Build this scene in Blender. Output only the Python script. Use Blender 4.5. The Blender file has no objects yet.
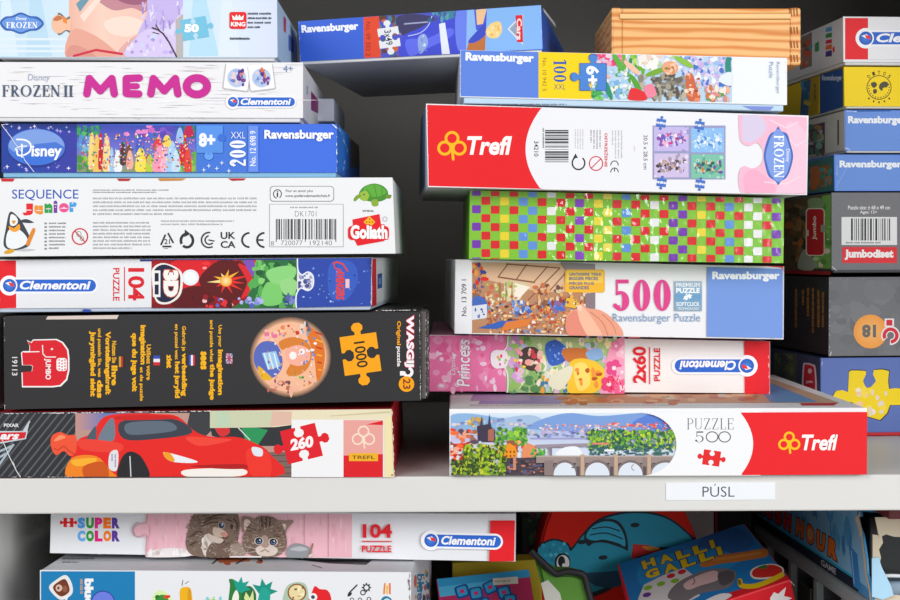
import bpy, bmesh, math, random
from mathutils import Vector, Matrix
random.seed(7)
R = random.Random(11)
S, D, ZC, HY = 0.00068, 1.2, 1.35, 258.0      # metres per photo pixel on the shelf's front plane, camera distance, eye height, horizon row
SAT = 1.1                                    # the printing inks are vivid
SC = bpy.context.scene
COL = SC.collection
CAM = Vector((0, -D, ZC))
def ray(x, y): return Vector(((x-450)*S/D, 1.0, (HY-y)*S/D))
def at(x, y, Y): return CAM + ray(x, y)*(D+Y)
def lin(h, a=1.0):
    h = h.lstrip('#')
    if len(h) == 3: h = ''.join(c+c for c in h)
    v = [int(h[i:i+2], 16)/255 for i in (0, 2, 4)]
    g = .3*v[0]+.55*v[1]+.15*v[2]; v = [max(0.0, min(1.0, g+(c-g)*SAT)) for c in v]
    v = [c/12.92 if c <= .04045 else ((c+.055)/1.055)**2.4 for c in v]
    return (v[0], v[1], v[2], a)
def mix(h1, h2, t):
    a, b = h1.lstrip('#'), h2.lstrip('#')
    if len(a) == 3: a = ''.join(c+c for c in a)
    if len(b) == 3: b = ''.join(c+c for c in b)
    return ''.join('%02x' % max(0, min(255, round(int(a[i:i+2], 16)*(1-t)+int(b[i:i+2], 16)*t))) for i in (0, 2, 4))
# ---------------------------------------------------------------- materials
_mats = {}
def pbsdf(name):
    m = bpy.data.materials.new(name); m.use_nodes = True
    nt = m.node_tree; b = nt.nodes['Principled BSDF']
    return m, nt, b
def noise_bump(nt, b, scale, strength, dist=.001):
    tc = nt.nodes.new('ShaderNodeTexCoord'); n = nt.nodes.new('ShaderNodeTexNoise'); bp = nt.nodes.new('ShaderNodeBump')
    n.inputs['Scale'].default_value = scale; n.inputs['Detail'].default_value = 3
    bp.inputs['Strength'].default_value = strength; bp.inputs['Distance'].default_value = dist
    nt.links.new(tc.outputs['Object'], n.inputs['Vector']); nt.links.new(n.outputs['Fac'], bp.inputs['Height']); nt.links.new(bp.outputs['Normal'], b.inputs['Normal'])
    return n
def card(hexc, rough=.5, var=.05, spec=.3):
    k = ('card', hexc, rough, var, spec)
    if k in _mats: return _mats[k]
    m, nt, b = pbsdf('coated card ' + hexc)
    n = noise_bump(nt, b, 60, .12)
    mx = nt.nodes.new('ShaderNodeMix'); mx.data_type = 'RGBA'
    mx.inputs['A'].default_value = lin(mix(hexc, '000000', var)); mx.inputs['B'].default_value = lin(mix(hexc, 'ffffff', var))
    nt.links.new(n.outputs['Fac'], mx.inputs['Factor']); nt.links.new(mx.outputs['Result'], b.inputs['Base Color'])
    b.inputs['Roughness'].default_value = rough; b.inputs['Specular IOR Level'].default_value = spec
    _mats[k] = m; return m
def ink(kind='matt'):
    k = ('ink', kind)
    if k in _mats: return _mats[k]
    m, nt, b = pbsdf('printed ink ' + kind)
    a = nt.nodes.new('ShaderNodeAttribute'); a.attribute_name = 'Col'
    nt.links.new(a.outputs['Color'], b.inputs['Base Color'])
    b.inputs['Roughness'].default_value = .28 if kind == 'gloss' else .5; b.inputs['Specular IOR Level'].default_value = .35 if kind == 'gloss' else .25
    noise_bump(nt, b, 45 if kind == 'gloss' else 90, .25 if kind == 'gloss' else .06)
    _mats[k] = m; return m
def plain(name, hexc, rough=.5, spec=.4, metal=0, bump=None):
    if name in _mats: return _mats[name]
    m, nt, b = pbsdf(name)
    b.inputs['Base Color'].default_value = lin(hexc); b.inputs['Roughness'].default_value = rough
    b.inputs['Specular IOR Level'].default_value = spec; b.inputs['Metallic'].default_value = metal
    if bump: noise_bump(nt, b, *bump)
    _mats[name] = m; return m
def wood_mat():
    if 'wood' in _mats: return _mats['wood']
    m, nt, b = pbsdf('waxed pine')
    tc = nt.nodes.new('ShaderNodeTexCoord'); mp = nt.nodes.new('ShaderNodeMapping'); n = nt.nodes.new('ShaderNodeTexNoise'); w = nt.nodes.new('ShaderNodeTexWave')
    mp.inputs['Scale'].default_value = (1.6, 14, 14)
    n.inputs['Scale'].default_value = 6; n.inputs['Detail'].default_value = 4
    w.wave_type = 'BANDS'; w.bands_direction = 'Z'; w.inputs['Scale'].default_value = 3.6; w.inputs['Distortion'].default_value = 6; w.inputs['Detail'].default_value = 2; w.inputs['Detail Scale'].default_value = 1.6
    r = nt.nodes.new('ShaderNodeValToRGB'); r.color_ramp.elements[0].color = lin('d0853f'); r.color_ramp.elements[1].color = lin('ebb97c'); r.color_ramp.elements[0].position = -0.0; r.color_ramp.elements[1].position = .7
    nt.links.new(tc.outputs['Object'], mp.inputs['Vector']); nt.links.new(mp.outputs['Vector'], w.inputs['Vector']); nt.links.new(w.outputs['Fac'], r.inputs['Fac']); nt.links.new(r.outputs['Color'], b.inputs['Base Color'])
    b.inputs['Roughness'].default_value = .42
    _mats['wood'] = m; return m
# ---------------------------------------------------------------- objects
def link(name, me, mat, parent=None):
    o = bpy.data.objects.new(name, me); COL.objects.link(o)
    if mat is not None and not len(me.materials): me.materials.append(mat)
    if parent is not None:
        o.parent = parent
        o.matrix_parent_inverse = Matrix.Identity(4)
        if o.type == 'MESH':                                   # vertices were given in world space
            inv = world_of(parent).inverted(); me.transform(inv)
    return o
def world_of(o):
    m = Matrix.LocRotScale(o.location, o.rotation_euler, o.scale)
    return world_of(o.parent) @ m if o.parent else m
def thing(name, label, cat, loc, group=None):
    o = bpy.data.objects.new(name, None); COL.objects.link(o); o.location = loc; o.empty_display_size = .02
    o['label'] = label; o['category'] = cat
    if group: o['group'] = group
    return o
def struct(o):
    o['kind'] = 'structure'; return o
def hexa(c, bevel=.0012, seg=2):
    """c: front TL TR BR BL, then back TL TR BR BL (world) -> bevelled solid"""
    bm = bmesh.new(); v = [bm.verts.new(p) for p in c]
    for f in ((3, 2, 1, 0), (4, 5, 6, 7), (0, 1, 5, 4), (2, 3, 7, 6), (1, 2, 6, 5), (3, 0, 4, 7)): bm.faces.new([v[i] for i in f])
    bmesh.ops.recalc_face_normals(bm, faces=bm.faces)
    if bevel: bmesh.ops.bevel(bm, geom=bm.edges[:], offset=bevel, segments=seg, affect='EDGES', profile=.5)
    me = bpy.data.meshes.new('m'); bm.to_mesh(me); bm.free()
    return me
def aabox(x0, x1, y0, y1, z0, z1, bevel=.0015):
    return hexa([Vector(p) for p in ((x0, y0, z1), (x1, y0, z1), (x1, y0, z0), (x0, y0, z0), (x0, y1, z1), (x1, y1, z1), (x1, y1, z0), (x0, y1, z0))], bevel)
def prism(front, dvec, bevel=.001):
    bm = bmesh.new(); a = [bm.verts.new(p) for p in front]; b = [bm.verts.new(p+dvec) for p in front]
    bm.faces.new(a); bm.faces.new(b[::-1]); n = len(a)
    for i in range(n): bm.faces.new((a[i], b[i], b[(i+1) % n], a[(i+1) % n]))
    bmesh.ops.recalc_face_normals(bm, faces=bm.faces)
    if bevel: bmesh.ops.bevel(bm, geom=[e for e in bm.edges if len(e.link_faces) == 2 and e.calc_face_angle(0) > .6], offset=bevel, segments=2, affect='EDGES')
    me = bpy.data.meshes.new('m'); bm.to_mesh(me); bm.free(); return me
# ---------------------------------------------------------------- lettering
_fcache = {}
def glyphs(s, bold=0, shear=0, spacing=1.0):
    k = (s, round(bold, 4), shear, spacing)
    if k in _fcache: return _fcache[k]
    cu = bpy.data.curves.new('t', 'FONT'); cu.body = s; cu.size = 1; cu.offset = bold; cu.shear = shear; cu.space_character = spacing; cu.resolution_u = 3; cu.fill_mode = 'FRONT'
    o = bpy.data.objects.new('t', cu); COL.objects.link(o)
    dg = bpy.context.evaluated_depsgraph_get(); dg.update()
    me = bpy.data.meshes.new_from_object(o.evaluated_get(dg))
    out = ([(v.co.x, v.co.y) for v in me.vertices], [tuple(p.vertices) for p in me.polygons])
    bpy.data.objects.remove(o); bpy.data.curves.remove(cu); bpy.data.meshes.remove(me)
    _fcache[k] = out; return out
def ellpts(cx, cy, rx, ry, n=24, a0=0, a1=360, rot=0):
    cr, sr = math.cos(math.radians(rot)), math.sin(math.radians(rot)); full = abs(a1-a0) >= 360
    out = []
    for i in range(n + (0 if full else 1)):
        a = math.radians(a0+(a1-a0)*i/n); x, y = rx*math.cos(a), ry*math.sin(a)
        out.append((cx+x*cr-y*sr, cy+x*sr+y*cr))
    return out
def smooth(pts, k=5, closed=True):
    n = len(pts); out = []
    for i in range(n if closed else n-1):
        p = [pts[(i+j) % n] if closed else pts[max(0, min(n-1, i+j))] for j in (-1, 0, 1, 2)]
        for s in range(k):
            t = s/k; t2, t3 = t*t, t*t*t
            out.append(tuple(.5*(2*p[1][q]+(p[2][q]-p[0][q])*t+(2*p[0][q]-5*p[1][q]+4*p[2][q]-p[3][q])*t2+(3*p[1][q]-p[0][q]-3*p[2][q]+p[3][q])*t3) for q in (0, 1)))
    if not closed: out.append(pts[-1])
    return out
def bar(x0, y0, x1, y1, w):
    dx, dy = x1-x0, y1-y0; L = math.hypot(dx, dy) or 1e-6; nx, ny = -dy/L*w/2, dx/L*w/2
    return [(x0+nx, y0+ny), (x1+nx, y1+ny), (x1-nx, y1-ny), (x0-nx, y0-ny)]
def bowl(cx, cy, rx, ry, a0, a1, T, t):
    o, i = [], []
    n = max(6, int(abs(a1-a0)/15))
    for k in range(n+1):
        a = math.radians(a0+(a1-a0)*k/n); c, s = math.cos(a), math.sin(a)
        o.append((cx+rx*c, cy+ry*s)); i.append((cx+(rx-T)*c, cy+(ry-t)*s))
    return [[o[k], o[k+1], i[k+1], i[k]] for k in range(n)]
def serif_glyph(ch, T, t):
    P = []
    def stem(x, y0=0, y1=1, w=None, s0=True, s1=True):
        w = w or T; P.append([(x, y0), (x+w, y0), (x+w, y1), (x, y1)])
        if s0: P.append([(x-.07, y0), (x+w+.07, y0), (x+w+.07, y0+t), (x-.07, y0+t)])
        if s1: P.append([(x-.07, y1-t), (x+w+.07, y1-t), (x+w+.07, y1), (x-.07, y1)])
    def h(x0, x1, y, w=None): P.append([(x0, y-(w or t)/2), (x1, y-(w or t)/2), (x1, y+(w or t)/2), (x0, y+(w or t)/2)])
    def tick(x, y0, y1): P.append([(x, y0), (x+t, y0), (x+t, y1), (x, y1)])
    if ch in 'IL1':
        stem(.1)
        if ch == 'I': return .2+T, P
        if ch == '1': P.append(bar(.1, .98, -.08, .8, t*1.3)); return .22+T, P
        h(.1, .55, t/2); tick(.52, 0, .25); return .62, P
    if ch in 'FEPR':
        stem(.1)
        if ch in 'FE':
            h(.1, .58, 1-t/2); tick(.55, .75, 1); h(.1, .48, .52); tick(.44, .42, .62)
            if ch == 'E': h(.1, .6, t/2); tick(.58, 0, .25)
            return .66, P
        P += bowl(.3, .74, .32, .26, -90, 90, T*.9, t); h(.1, .3, 1-t/2); h(.1, .3, .48+t/2)
        if ch == 'R': P.append(bar(.32, .5, .66, .02, T*.9)); h(.58, .76, t/2); return .78, P
        return .68, P
    if ch == 'D': stem(.1); P += bowl(.3, .5, .45, .5, -90, 90, T, t); h(.1, .3, 1-t/2); h(.1, .3, t/2); return .82, P
    if ch in 'O0':
        rx = .46 if ch == 'O' else .32
        P += bowl(rx+.02, .5, rx, .5, 0, 360, T, t); return 2*rx+.08, P
    if ch == 'Z': h(.05, .6, 1-t/2); h(.05, .62, t/2); P.append(bar(.1, .02, .55, .98, T)); tick(.04, .78, 1); tick(.59, 0, .22); return .7, P
    if ch == 'N': stem(.1, w=t, s1=True); stem(.66, w=t, s0=False); P.append(bar(.12, .97, .68, .03, T)); return .84, P
    if ch == 'U': stem(.08, .3, 1, s0=False); stem(.62, .3, 1, w=t, s0=False); P += bowl(.365, .3, .285, .3, 180, 360, T*.7, t); return .8, P
    if ch == 'X': P.append(bar(.08, .98, .6, .02, T)); P.append(bar(.6, .98, .08, .02, t)); h(0, .22, t/2); h(.48, .7, t/2); h(0, .22, 1-t/2); h(.48, .7, 1-t/2); return .72, P
    if ch == 'V': P.append(bar(.08, .98, .36, .02, T)); P.append(bar(.66, .98, .38, .02, t)); return .74, P
    if ch == '5': h(.12, .56, .94, .12); tick(.1, .5, 1); P += bowl(.28, .32, .3, .32, -150, 130, T, t); P += [ellpts(.08, .17, .08, .08, 10)]; return .64, P
    if ch == '2': P += bowl(.3, .72, .28, .28, -30, 180, T, t); P.append(bar(.5, .6, .1, .08, t*1.6)); h(.06, .58, .07, .14); P += [ellpts(.1, .72, .09, .09, 10)]; return .64, P
    return .35, P
def serif_text(s, T=.15, t=.045):
    vs, fs, x = [], [], 0
    for ch in s:
        w, P = serif_glyph(ch, T, t) if ch != ' ' else (.35, [])
        for p in P:
            b = len(vs); vs += [(x+q[0], q[1]) for q in p]; fs.append(tuple(range(b, len(vs))))
        x += w+.06
    return vs, fs
# ---------------------------------------------------------------- printed surface
STEP = 4e-6
class Canvas:
    """Prints on one flat face of a box: shapes are laid on the face's plane, each a hair above the last."""
    def __init__(s, p, n, parent, kind='matt'):
        s.p, s.n, s.parent, s.kind = p, n.normalized(), parent, kind
        if s.n.dot(CAM-p) < 0: s.n = -s.n
        s.lay = 20; s.clip = None; s.cur = None; s.open('front_print'); s.objs = []
    def w(s, x, y):
        d = ray(x, y); q = CAM+d*((s.p-CAM).dot(s.n)/d.dot(s.n))
        return q + s.n*(s.lay*STEP)
    def open(s, name, clip=None):
        s.flush(); s.cur = name; s.V, s.F, s.C = [], [], []; s.clip = clip; return s
    def flush(s):
        if s.cur and s.F:
            me = bpy.data.meshes.new(s.cur); me.from_pydata(s.V, [], s.F)
            ca = me.color_attributes.new('Col', 'FLOAT_COLOR', 'CORNER')
            flat = []
            for c in s.C:
                for q in c: flat += q
            ca.data.foreach_set('color', flat)
            s.objs.append(link(s.cur, me, ink(s.kind), s.parent))
        s.V, s.F, s.C = [], [], []
    def face(s, pts, cols):
        if s.clip:
            q = s.clip if isinstance(s.clip, list) else [(s.clip[0], s.clip[1]), (s.clip[2], s.clip[1]), (s.clip[2], s.clip[3]), (s.clip[0], s.clip[3])]
            for (ex, ey), (gx, gy) in zip(q, q[1:]+q[:1]):           # keep what lies inside each edge of the convex outline
                side = lambda p: (gx-ex)*(p[1]-ey)-(gy-ey)*(p[0]-ex)
                if all(side(p) >= 0 for p in pts): continue
                o = []
                for i in range(len(pts)):
                    (a, ca), (b, cb) = (pts[i-1], cols[i-1]), (pts[i], cols[i]); da, db = side(a), side(b)
                    if (da < 0) != (db < 0):
                        t = da/(da-db); o.append((tuple(a[k]+(b[k]-a[k])*t for k in (0, 1)), tuple(ca[k]+(cb[k]-ca[k])*t for k in range(4))))
                    if db >= 0: o.append((b, cb))
                if len(o) < 3: return
                pts, cols = [z[0] for z in o], [z[1] for z in o]
        b = len(s.V); s.V += [tuple(s.w(*p)) for p in pts]; s.F.append(tuple(range(b, len(s.V)))); s.C.append(cols)
    def poly(s, pts, c, up=True):
        if up: s.lay += 1
        q = lin(c); s.face(pts, [q]*len(pts)); return s
    def rect(s, x0, y0, x1, y1, c): return s.poly([(x0, y0), (x1, y0), (x1, y1), (x0, y1)], c)
    def quadgrad(s, pts, cols, n=1):
        s.lay += 1; s.face(pts, [lin(c) for c in cols])
    def hgrad(s, x0, y0, x1, y1, stops):
        s.lay += 1
        for (a, ca), (b, cb) in zip(stops, stops[1:]):
            xa, xb = x0+(x1-x0)*a, x0+(x1-x0)*b
            s.face([(xa, y0), (xb, y0), (xb, y1), (xa, y1)], [lin(ca), lin(cb), lin(cb), lin(ca)])
    def vgrad(s, x0, y0, x1, y1, stops):
        s.lay += 1
        for (a, ca), (b, cb) in zip(stops, stops[1:]):
            ya, yb = y0+(y1-y0)*a, y0+(y1-y0)*b
            s.face([(x0, ya), (x1, ya), (x1, yb), (x0, yb)], [lin(ca), lin(ca), lin(cb), lin(cb)])
    def ell(s, cx, cy, rx, ry, c, n=24, rot=0): return s.poly(ellpts(cx, cy, rx, ry, n, rot=rot), c)
    def rad(s, cx, cy, rx, ry, c0, c1, n=24):
        s.lay += 1; p = ellpts(cx, cy, rx, ry, n); a, b = lin(c0), lin(c1)
        for i in range(n): s.face([(cx, cy), p[i], p[(i+1) % n]], [a, b, b])
    def ring(s, cx, cy, rx, ry, w, c, a0=0, a1=360, n=28):
        s.lay += 1; o = ellpts(cx, cy, rx, ry, n, a0, a1); i = ellpts(cx, cy, rx-w, ry-w, n, a0, a1); q = [lin(c)]*4
        m = len(o)
        for k in range(m if abs(a1-a0) >= 360 else m-1): s.face([o[k], o[(k+1) % m], i[(k+1) % m], i[k]], q)
    def line(s, pts, w, c, caps=True):
        s.lay += 1; q = lin(c)
        for a, b in zip(pts, pts[1:]): s.lay += .2; s.face(bar(*a, *b, w), [q]*4)
        if caps and w > .8:
            for p in pts: s.lay += .2; s.face(ellpts(*p, w/2, w/2, 12), [q]*12)
    def blob(s, pts, c, k=4): return s.poly(smooth(pts, k), c)
    def rrect(s, x0, y0, x1, y1, r, c):
        r = min(r, (x1-x0)/2, (y1-y0)/2); p = []
        for cx, cy, a in ((x1-r, y1-r, 0), (x0+r, y1-r, 90), (x0+r, y0+r, 180), (x1-r, y0+r, 270)): p += ellpts(cx, cy, r, r, 6, a, a+90)
        return s.poly(p, c)
    def _put(s, vs, fs, bb, box, c, rot, c2=None):
        gx0, gy0, gx1, gy1 = bb; x0, y0, x1, y1 = box; w, h = x1-x0, y1-y0; out = []
        for gx, gy in vs:
            u, v = (gx-gx0)/(gx1-gx0), (gy-gy0)/(gy1-gy0)
            if rot == 0: out.append((x0+u*w, y1-v*h))
            elif rot == 90: out.append((x0+v*w, y0+u*h))
            elif rot == -90: out.append((x1-v*w, y1-u*h))
            else: out.append((x1-u*w, y0+v*h))
        b = len(s.V); s.lay += 1; s.V += [tuple(s.w(*p)) for p in out]; q = lin(c)
        for f in fs: s.F.append(tuple(b+i for i in f)); s.C.append([q]*len(f))
    def text(s, t, x0, y0, x1, y1, c, rot=0, bold=.02, shear=0, edge=None, sp=1.0):
        vs, fs = glyphs(t, bold, shear, sp); xs = [v[0] for v in vs]; ys = [v[1] for v in vs]
        bb = (min(xs), min(ys), max(xs), max(ys))
        if edge:
            ev, ef = glyphs(t, bold+edge[1], shear, sp); s._put(ev, ef, bb, (x0, y0, x1, y1), edge[0], rot)
        s._put(vs, fs, bb, (x0, y0, x1, y1), c, rot)
    def serif(s, t, x0, y0, x1, y1, c, rot=0, T=.15, th=.045):
        vs, fs = serif_text(t, T, th); xs = [v[0] for v in vs]; ys = [v[1] for v in vs]
        bb = (min(xs), min(ys), max(xs), max(ys)); s.lay += .8
        for f in fs: s.lay -= .8; s._put([vs[i] for i in f], [tuple(range(len(f)))], bb, (x0, y0, x1, y1), c, rot)
    def tilt(s, f, cx, cy, deg, sx=1, sy=1):
        """draw with f, then turn what it drew about (cx, cy)"""
        old = s.w; c, n = math.cos(math.radians(deg)), math.sin(math.radians(deg))
        def w2(x, y):
            dx, dy = (x-cx)*sx, (y-cy)*sy
            return old(cx+dx*c-dy*n, cy+dx*n+dy*c)
        s.w = w2
        try: f()
        finally: s.w = old
    def piece(s, cx, cy, hw, hh, knobs, c, rot=0, k=.34):
        """jigsaw piece; knobs = top, right, bottom, left: 1 out, -1 in, 0 flat"""
        s.poly(piece_pts(cx, cy, hw, hh, knobs, rot, k), c)
    def scatter(s, x0, y0, x1, y1, n, cols, r0, r1, asp=1.0, rnd=R, k=7):
        for _ in range(n):
            cx, cy, r = rnd.uniform(x0, x1), rnd.uniform(y0, y1), rnd.uniform(r0, r1); a0 = rnd.uniform(0, 6.28); q = rnd.uniform(.6, 1.3)*asp
            s.poly([(cx+r*q*rnd.uniform(.7, 1.1)*math.cos(a0+6.283*i/k), cy+r/q*rnd.uniform(.7, 1.1)*math.sin(a0+6.283*i/k)) for i in range(k)], rnd.choice(cols)); s.lay -= .7
    def small(s, x0, y0, x1, y1, rows, c, rot=0, h=.5, fill=.95, rnd=R, word=(3, 8)):
        """lines of print too small to read"""
        s.lay += 1; q = lin(c)
        L = (x1-x0) if rot == 0 else (y1-y0); A = (y1-y0) if rot == 0 else (x1-x0)
        for i in range(rows):
            a = (i+.5)*A/rows; hh = A/rows*h/2; end = L*(fill if i < rows-1 else rnd.uniform(.45, .9)); u = 0
            while u < end:
                wl = min(end-u, rnd.uniform(*word)); v = u
                while v < u+wl:                                  # letters
                    lw = rnd.uniform(.5, .9); top = hh*rnd.choice((1, .75, .75)); pts = [(v, -top), (v+lw, -top), (v+lw, hh*.8), (v, hh*.8)]
                    if rot == 0: pts = [(x0+p[0], y0+a+p[1]) for p in pts]
                    else: pts = [(x1-a-p[1], y0+p[0]) for p in pts]
                    s.face(pts, [q]*4); v += lw+.45
                u += wl+1.2
    def barcode(s, x0, y0, x1, y1, c='222222', rot=0, rnd=R):
        s.lay += 1; q = lin(c); L = (x1-x0) if rot == 0 else (y1-y0); u = 0
        while u < L-.5:
            w = rnd.choice((.5, .5, .9, 1.3, 1.8)); w = min(w, L-u)
            s.face([(x0+u, y0), (x0+u+w, y0), (x0+u+w, y1), (x0+u, y1)] if rot == 0 else [(x0, y0+u), (x1, y0+u), (x1, y0+u+w), (x0, y0+u+w)], [q]*4)
            u += w+rnd.choice((.5, .6, 1.0, 1.5))
    def wear(s, pts, n, c='f4f2ee', r=.9, rnd=R):
        for _ in range(n):
            i = rnd.randrange(len(pts)-1); t = rnd.random(); (xa, ya), (xb, yb) = pts[i], pts[i+1]
            cx, cy = xa+(xb-xa)*t, ya+(yb-ya)*t; L = math.hypot(xb-xa, yb-ya) or 1; ux, uy = (xb-xa)/L, (yb-ya)/L; l = r*rnd.uniform(.5, 2.6)
            s.poly([(cx-ux*l+uy*r*.3, cy-uy*l-ux*r*.3), (cx+rnd.uniform(-.3, .3), cy-r*.6*rnd.random()), (cx+ux*l, cy+uy*l), (cx+uy*r*rnd.uniform(-.8, .8), cy+r*.7*rnd.random())], c)
def piece_pts(cx, cy, hw, hh, knobs, rot=0, k=.34):
    pts = []
    cor = [(-hw, -hh), (hw, -hh), (hw, hh), (-hw, hh)]
    for i in range(4):
        a, b = cor[i], cor[(i+1) % 4]; kn = knobs[i]; pts.append(a)
        if kn:
            ex, ey = b[0]-a[0], b[1]-a[1]; L = math.hypot(ex, ey); ex, ey = ex/L, ey/L; ox, oy = ey*kn, -ex*kn
            m = ((a[0]+b[0])/2, (a[1]+b[1])/2); r = min(hw, hh)*k
            for u, v in ((-.55, 0), (-.5, .45), (-.95, .9), (-.95, 1.5), (-.45, 2.0), (.45, 2.0), (.95, 1.5), (.95, .9), (.5, .45), (.55, 0)):
                pts.append((m[0]+ex*u*r+ox*v*r, m[1]+ey*u*r+oy*v*r))
    c, n = math.cos(math.radians(rot)), math.sin(math.radians(rot))
    return [(cx+x*c-y*n, cy+x*n+y*c) for x, y in pts]
# ---------------------------------------------------------------- boxes
class Box: pass
SHELF_GROUP = 'boxes stacked on the shelf'
def box(name, label, quad, Y, b, depth, col, front=None, tray=None, cat='puzzle box', group=SHELF_GROUP, bevel=.0012, kind='matt', traycol='e9e9ea', inset=3, rough=.5):
    """quad: where the lid's front face stands, Y its distance behind the shelf front (at photo column 450), b how much it is turned"""
    o = Box(); n = Vector((b, -1, 0)).normalized(); p = Vector((0, Y, ZC)); d = -n*depth
    hit = lambda x, y, extra=0: CAM+ray(x, y)*((p-n*extra-CAM).dot(n)/ray(x, y).dot(n))
    f = [hit(*q) for q in quad]; bk = [q+d for q in f]
    bottom = min(q.z for q in f+bk) - (tray*S if tray else 0)
    c = sum(f+bk, Vector())/8
    o.root = thing(name, label, cat, (c.x, c.y, bottom), group)
    o.lid = link('lid', hexa(f+bk, bevel), card(col, rough), o.root)
    if tray:
        (x0, y0), (x1, y1), (x2, y2), (x3, y3) = quad
        tq = [(x0+inset, y3-4), (x1-inset, y2-4), (x2-inset, y2+tray), (x3+inset, y3+tray)]
        tf = [hit(*q, .0012) for q in tq]; tb = [q+d-n*(-.0024) for q in tf]
        o.tray = link('tray', hexa(tf+tb, .0008), card(traycol), o.root)
    o.f, o.bk, o.n, o.d = f, bk, n, d
    o.c = Canvas(f[0], n, o.lid, kind)
    if front: o.c.open('front_panel').poly(quad, front)
    o.quad = quad
    o.side = lambda which: Canvas(f[1] if which == 'right' else f[0], (f[2]-f[1]).cross(d) if which == 'right' else (f[3]-f[0]).cross(d), o.lid)
    o.top = lambda: Canvas(f[0], (f[1]-f[0]).cross(d), o.lid)
    o.under = lambda: Canvas(f[3], (f[2]-f[3]).cross(d), o.lid)
    return o
class PlaneCanvas(Canvas):
    """same, but drawn in millimetres along two directions of the face"""
    def __init__(s, p, xv, yv, parent, kind='matt'):
        s.xv, s.yv = xv.normalized(), yv.normalized(); Canvas.__init__(s, p, s.xv.cross(s.yv), parent, kind)
    def w(s, x, y): return s.p+s.xv*(x*.001)+s.yv*(y*.001)+s.n*(s.lay*STEP)
def clem(c, x0, y0, x1, y1, rot=0):
    """blue capsule with a white rim, round emblem at its head, white slanted name"""
    h = y1-y0; c.open('brand_logo')
    c.rrect(x0, y0+h*.1, x1, y1-h*.1, h, 'f4f5f8')
    hx = x0+h/2 if rot == 0 else x1-h/2; cy = (y0+y1)/2
    c.ell(hx, cy, h/2, h/2, 'f4f5f8'); c.rrect(x0+h*.14, y0+h*.2, x1-h*.1, y1-h*.2, h, '2f66c4')
    c.ell(hx, cy, h*.4, h*.4, 'f4f5f8'); c.rad(hx, cy, h*.33, h*.33, '4f86d6', '1f55b4')
    s = 1 if rot == 0 else -1
    c.poly([(hx-s*h*.22, cy-s*h*.12), (hx+s*h*.05, cy-s*h*.2), (hx+s*h*.24, cy+s*h*.02), (hx, cy)], 'f4f5f8'); c.poly([(hx-s*h*.05, cy-s*h*.17), (hx+s*h*.2, cy-s*h*.1), (hx+s*h*.24, cy+s*h*.06), (hx+s*h*.02, cy)], 'e0352f')
    a, b = (x0+h*1.02, x1-h*.36) if rot == 0 else (x0+h*.36, x1-h*1.02)
    c.text('Clementoni', a, cy-h*.24, b, cy+h*.2, 'f8f8fa', rot, .035, .22)
def trefoil(c, cx, cy, r, col, w=None):
    w = w or r*.28
    for dx, dy in ((0, -.95), (-.92, .35), (.92, .35)): c.ring(cx+dx*r*.66, cy+dy*r*.62, r*.62, r*.62, w, col)
    c.line([(cx, cy+r*.1), (cx+r*.1, cy+r*1.15)], w, col)
# ================================================================ bookcase, room
def ZP(y): return ZC+(HY-y)*S
def XP(x): return (x-450)*S
XL, XR, YB = XP(-16), XP(1275), .62
Z_LOW, Z_SHELF, Z_TOP = ZP(800), ZP(476.4), ZP(-150)
white = plain('white laminate', 'dcdbd8', .42, .4, 0, (35, .05))
greyback = plain('grey backing board', '8a8884', .7, .2, 0, (25, .08))
bc = thing('bookcase', 'white laminate bookcase holding all the stacked puzzle boxes', 'bookcase', ((XL+XR)/2, .3, 0))
tl, tr = .0013, -.0024                                                     # the loaded shelf hangs a little lower at one end
link('shelf_board', hexa([Vector(q) for yy in (0, YB-.0005) for q in ((XL+.0005, yy, Z_SHELF-tl), (XR-.0005, yy, Z_SHELF-tr), (XR-.0005, yy, Z_SHELF-.0245-tr), (XL+.0005, yy, Z_SHELF-.0245-tl))], .0012), white, bc)
for z0, z1 in ((Z_LOW-.0238, Z_LOW), (Z_TOP, Z_TOP+.024), (.06, .084), (.42, .444), (2.1, 2.124)):
    link('shelf_board', aabox(XL+.0005, XR-.0005, 0, YB-.0005, z0, z1, .0012), white, bc)
for x0, x1 in ((XL-.022, XL), (XR, XR+.022)): link('side_panel', aabox(x0, x1, 0, YB, .0, 2.124), white, bc)
link('back_panel', aabox(XL-.022, XR+.022, YB, YB+.008, .0, 2.124), greyback, bc)
link('plinth', aabox(XL+.0005, XR-.0005, .03, .048, .0, .0595), white, bc)
floor = struct(link('floor', aabox(-2.5, 2.8, -3.6, YB+.03, -.05, 0, 0), plain('grey vinyl floor', '8f8a84', .5, .3, 0, (8, .05))))
wall = struct(link('wall_back', aabox(-2.5, 2.8, YB+.012, YB+.1, 0, 2.7, 0), plain('painted wall', 'cfcdc9', .8)))
# ================================================================ the stack beside the bookcase's inner side panel
W = 'ecedf0'
# --- pale blue fifty piece box
o = box('puzzle_box', 'pale icy blue puzzle box with red crown logo, topmost above the memory game', [(-4, -3), (277, -2), (277.5, 57), (-4, 54.5)], .004, .01, .18, 'b9d3ea', 'cfe2f0', 4.5, traycol='d9dbe2')
c = o.c
c.open('front_panel').hgrad(-4, -3, 277, 57.6, [(0, 'c2dcee'), (.25, 'd3e5f1'), (.7, 'd0e4f3'), (.85, 'dbe6f4'), (1, 'd6def0')])
for x, w, k in ((2, 16, 'd8e9f4'), (30, 22, 'bcd9ec'), (193, 26, 'b9dcee'), (222, 18, 'dfe9f5')): c.poly([(x, -2), (x+w*.5, -2), (x+w, 56), (x-4, 56)], k)
for y in (38, 45, 50): c.rect(-3, y, 66, y+2.4, 'dfeaf3')
c.open('picture', (58, -2.5, 183, 57))
c.poly([(70, -3), (183, -3), (183, 57), (69, 57)], 'dcd7ee')
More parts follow.
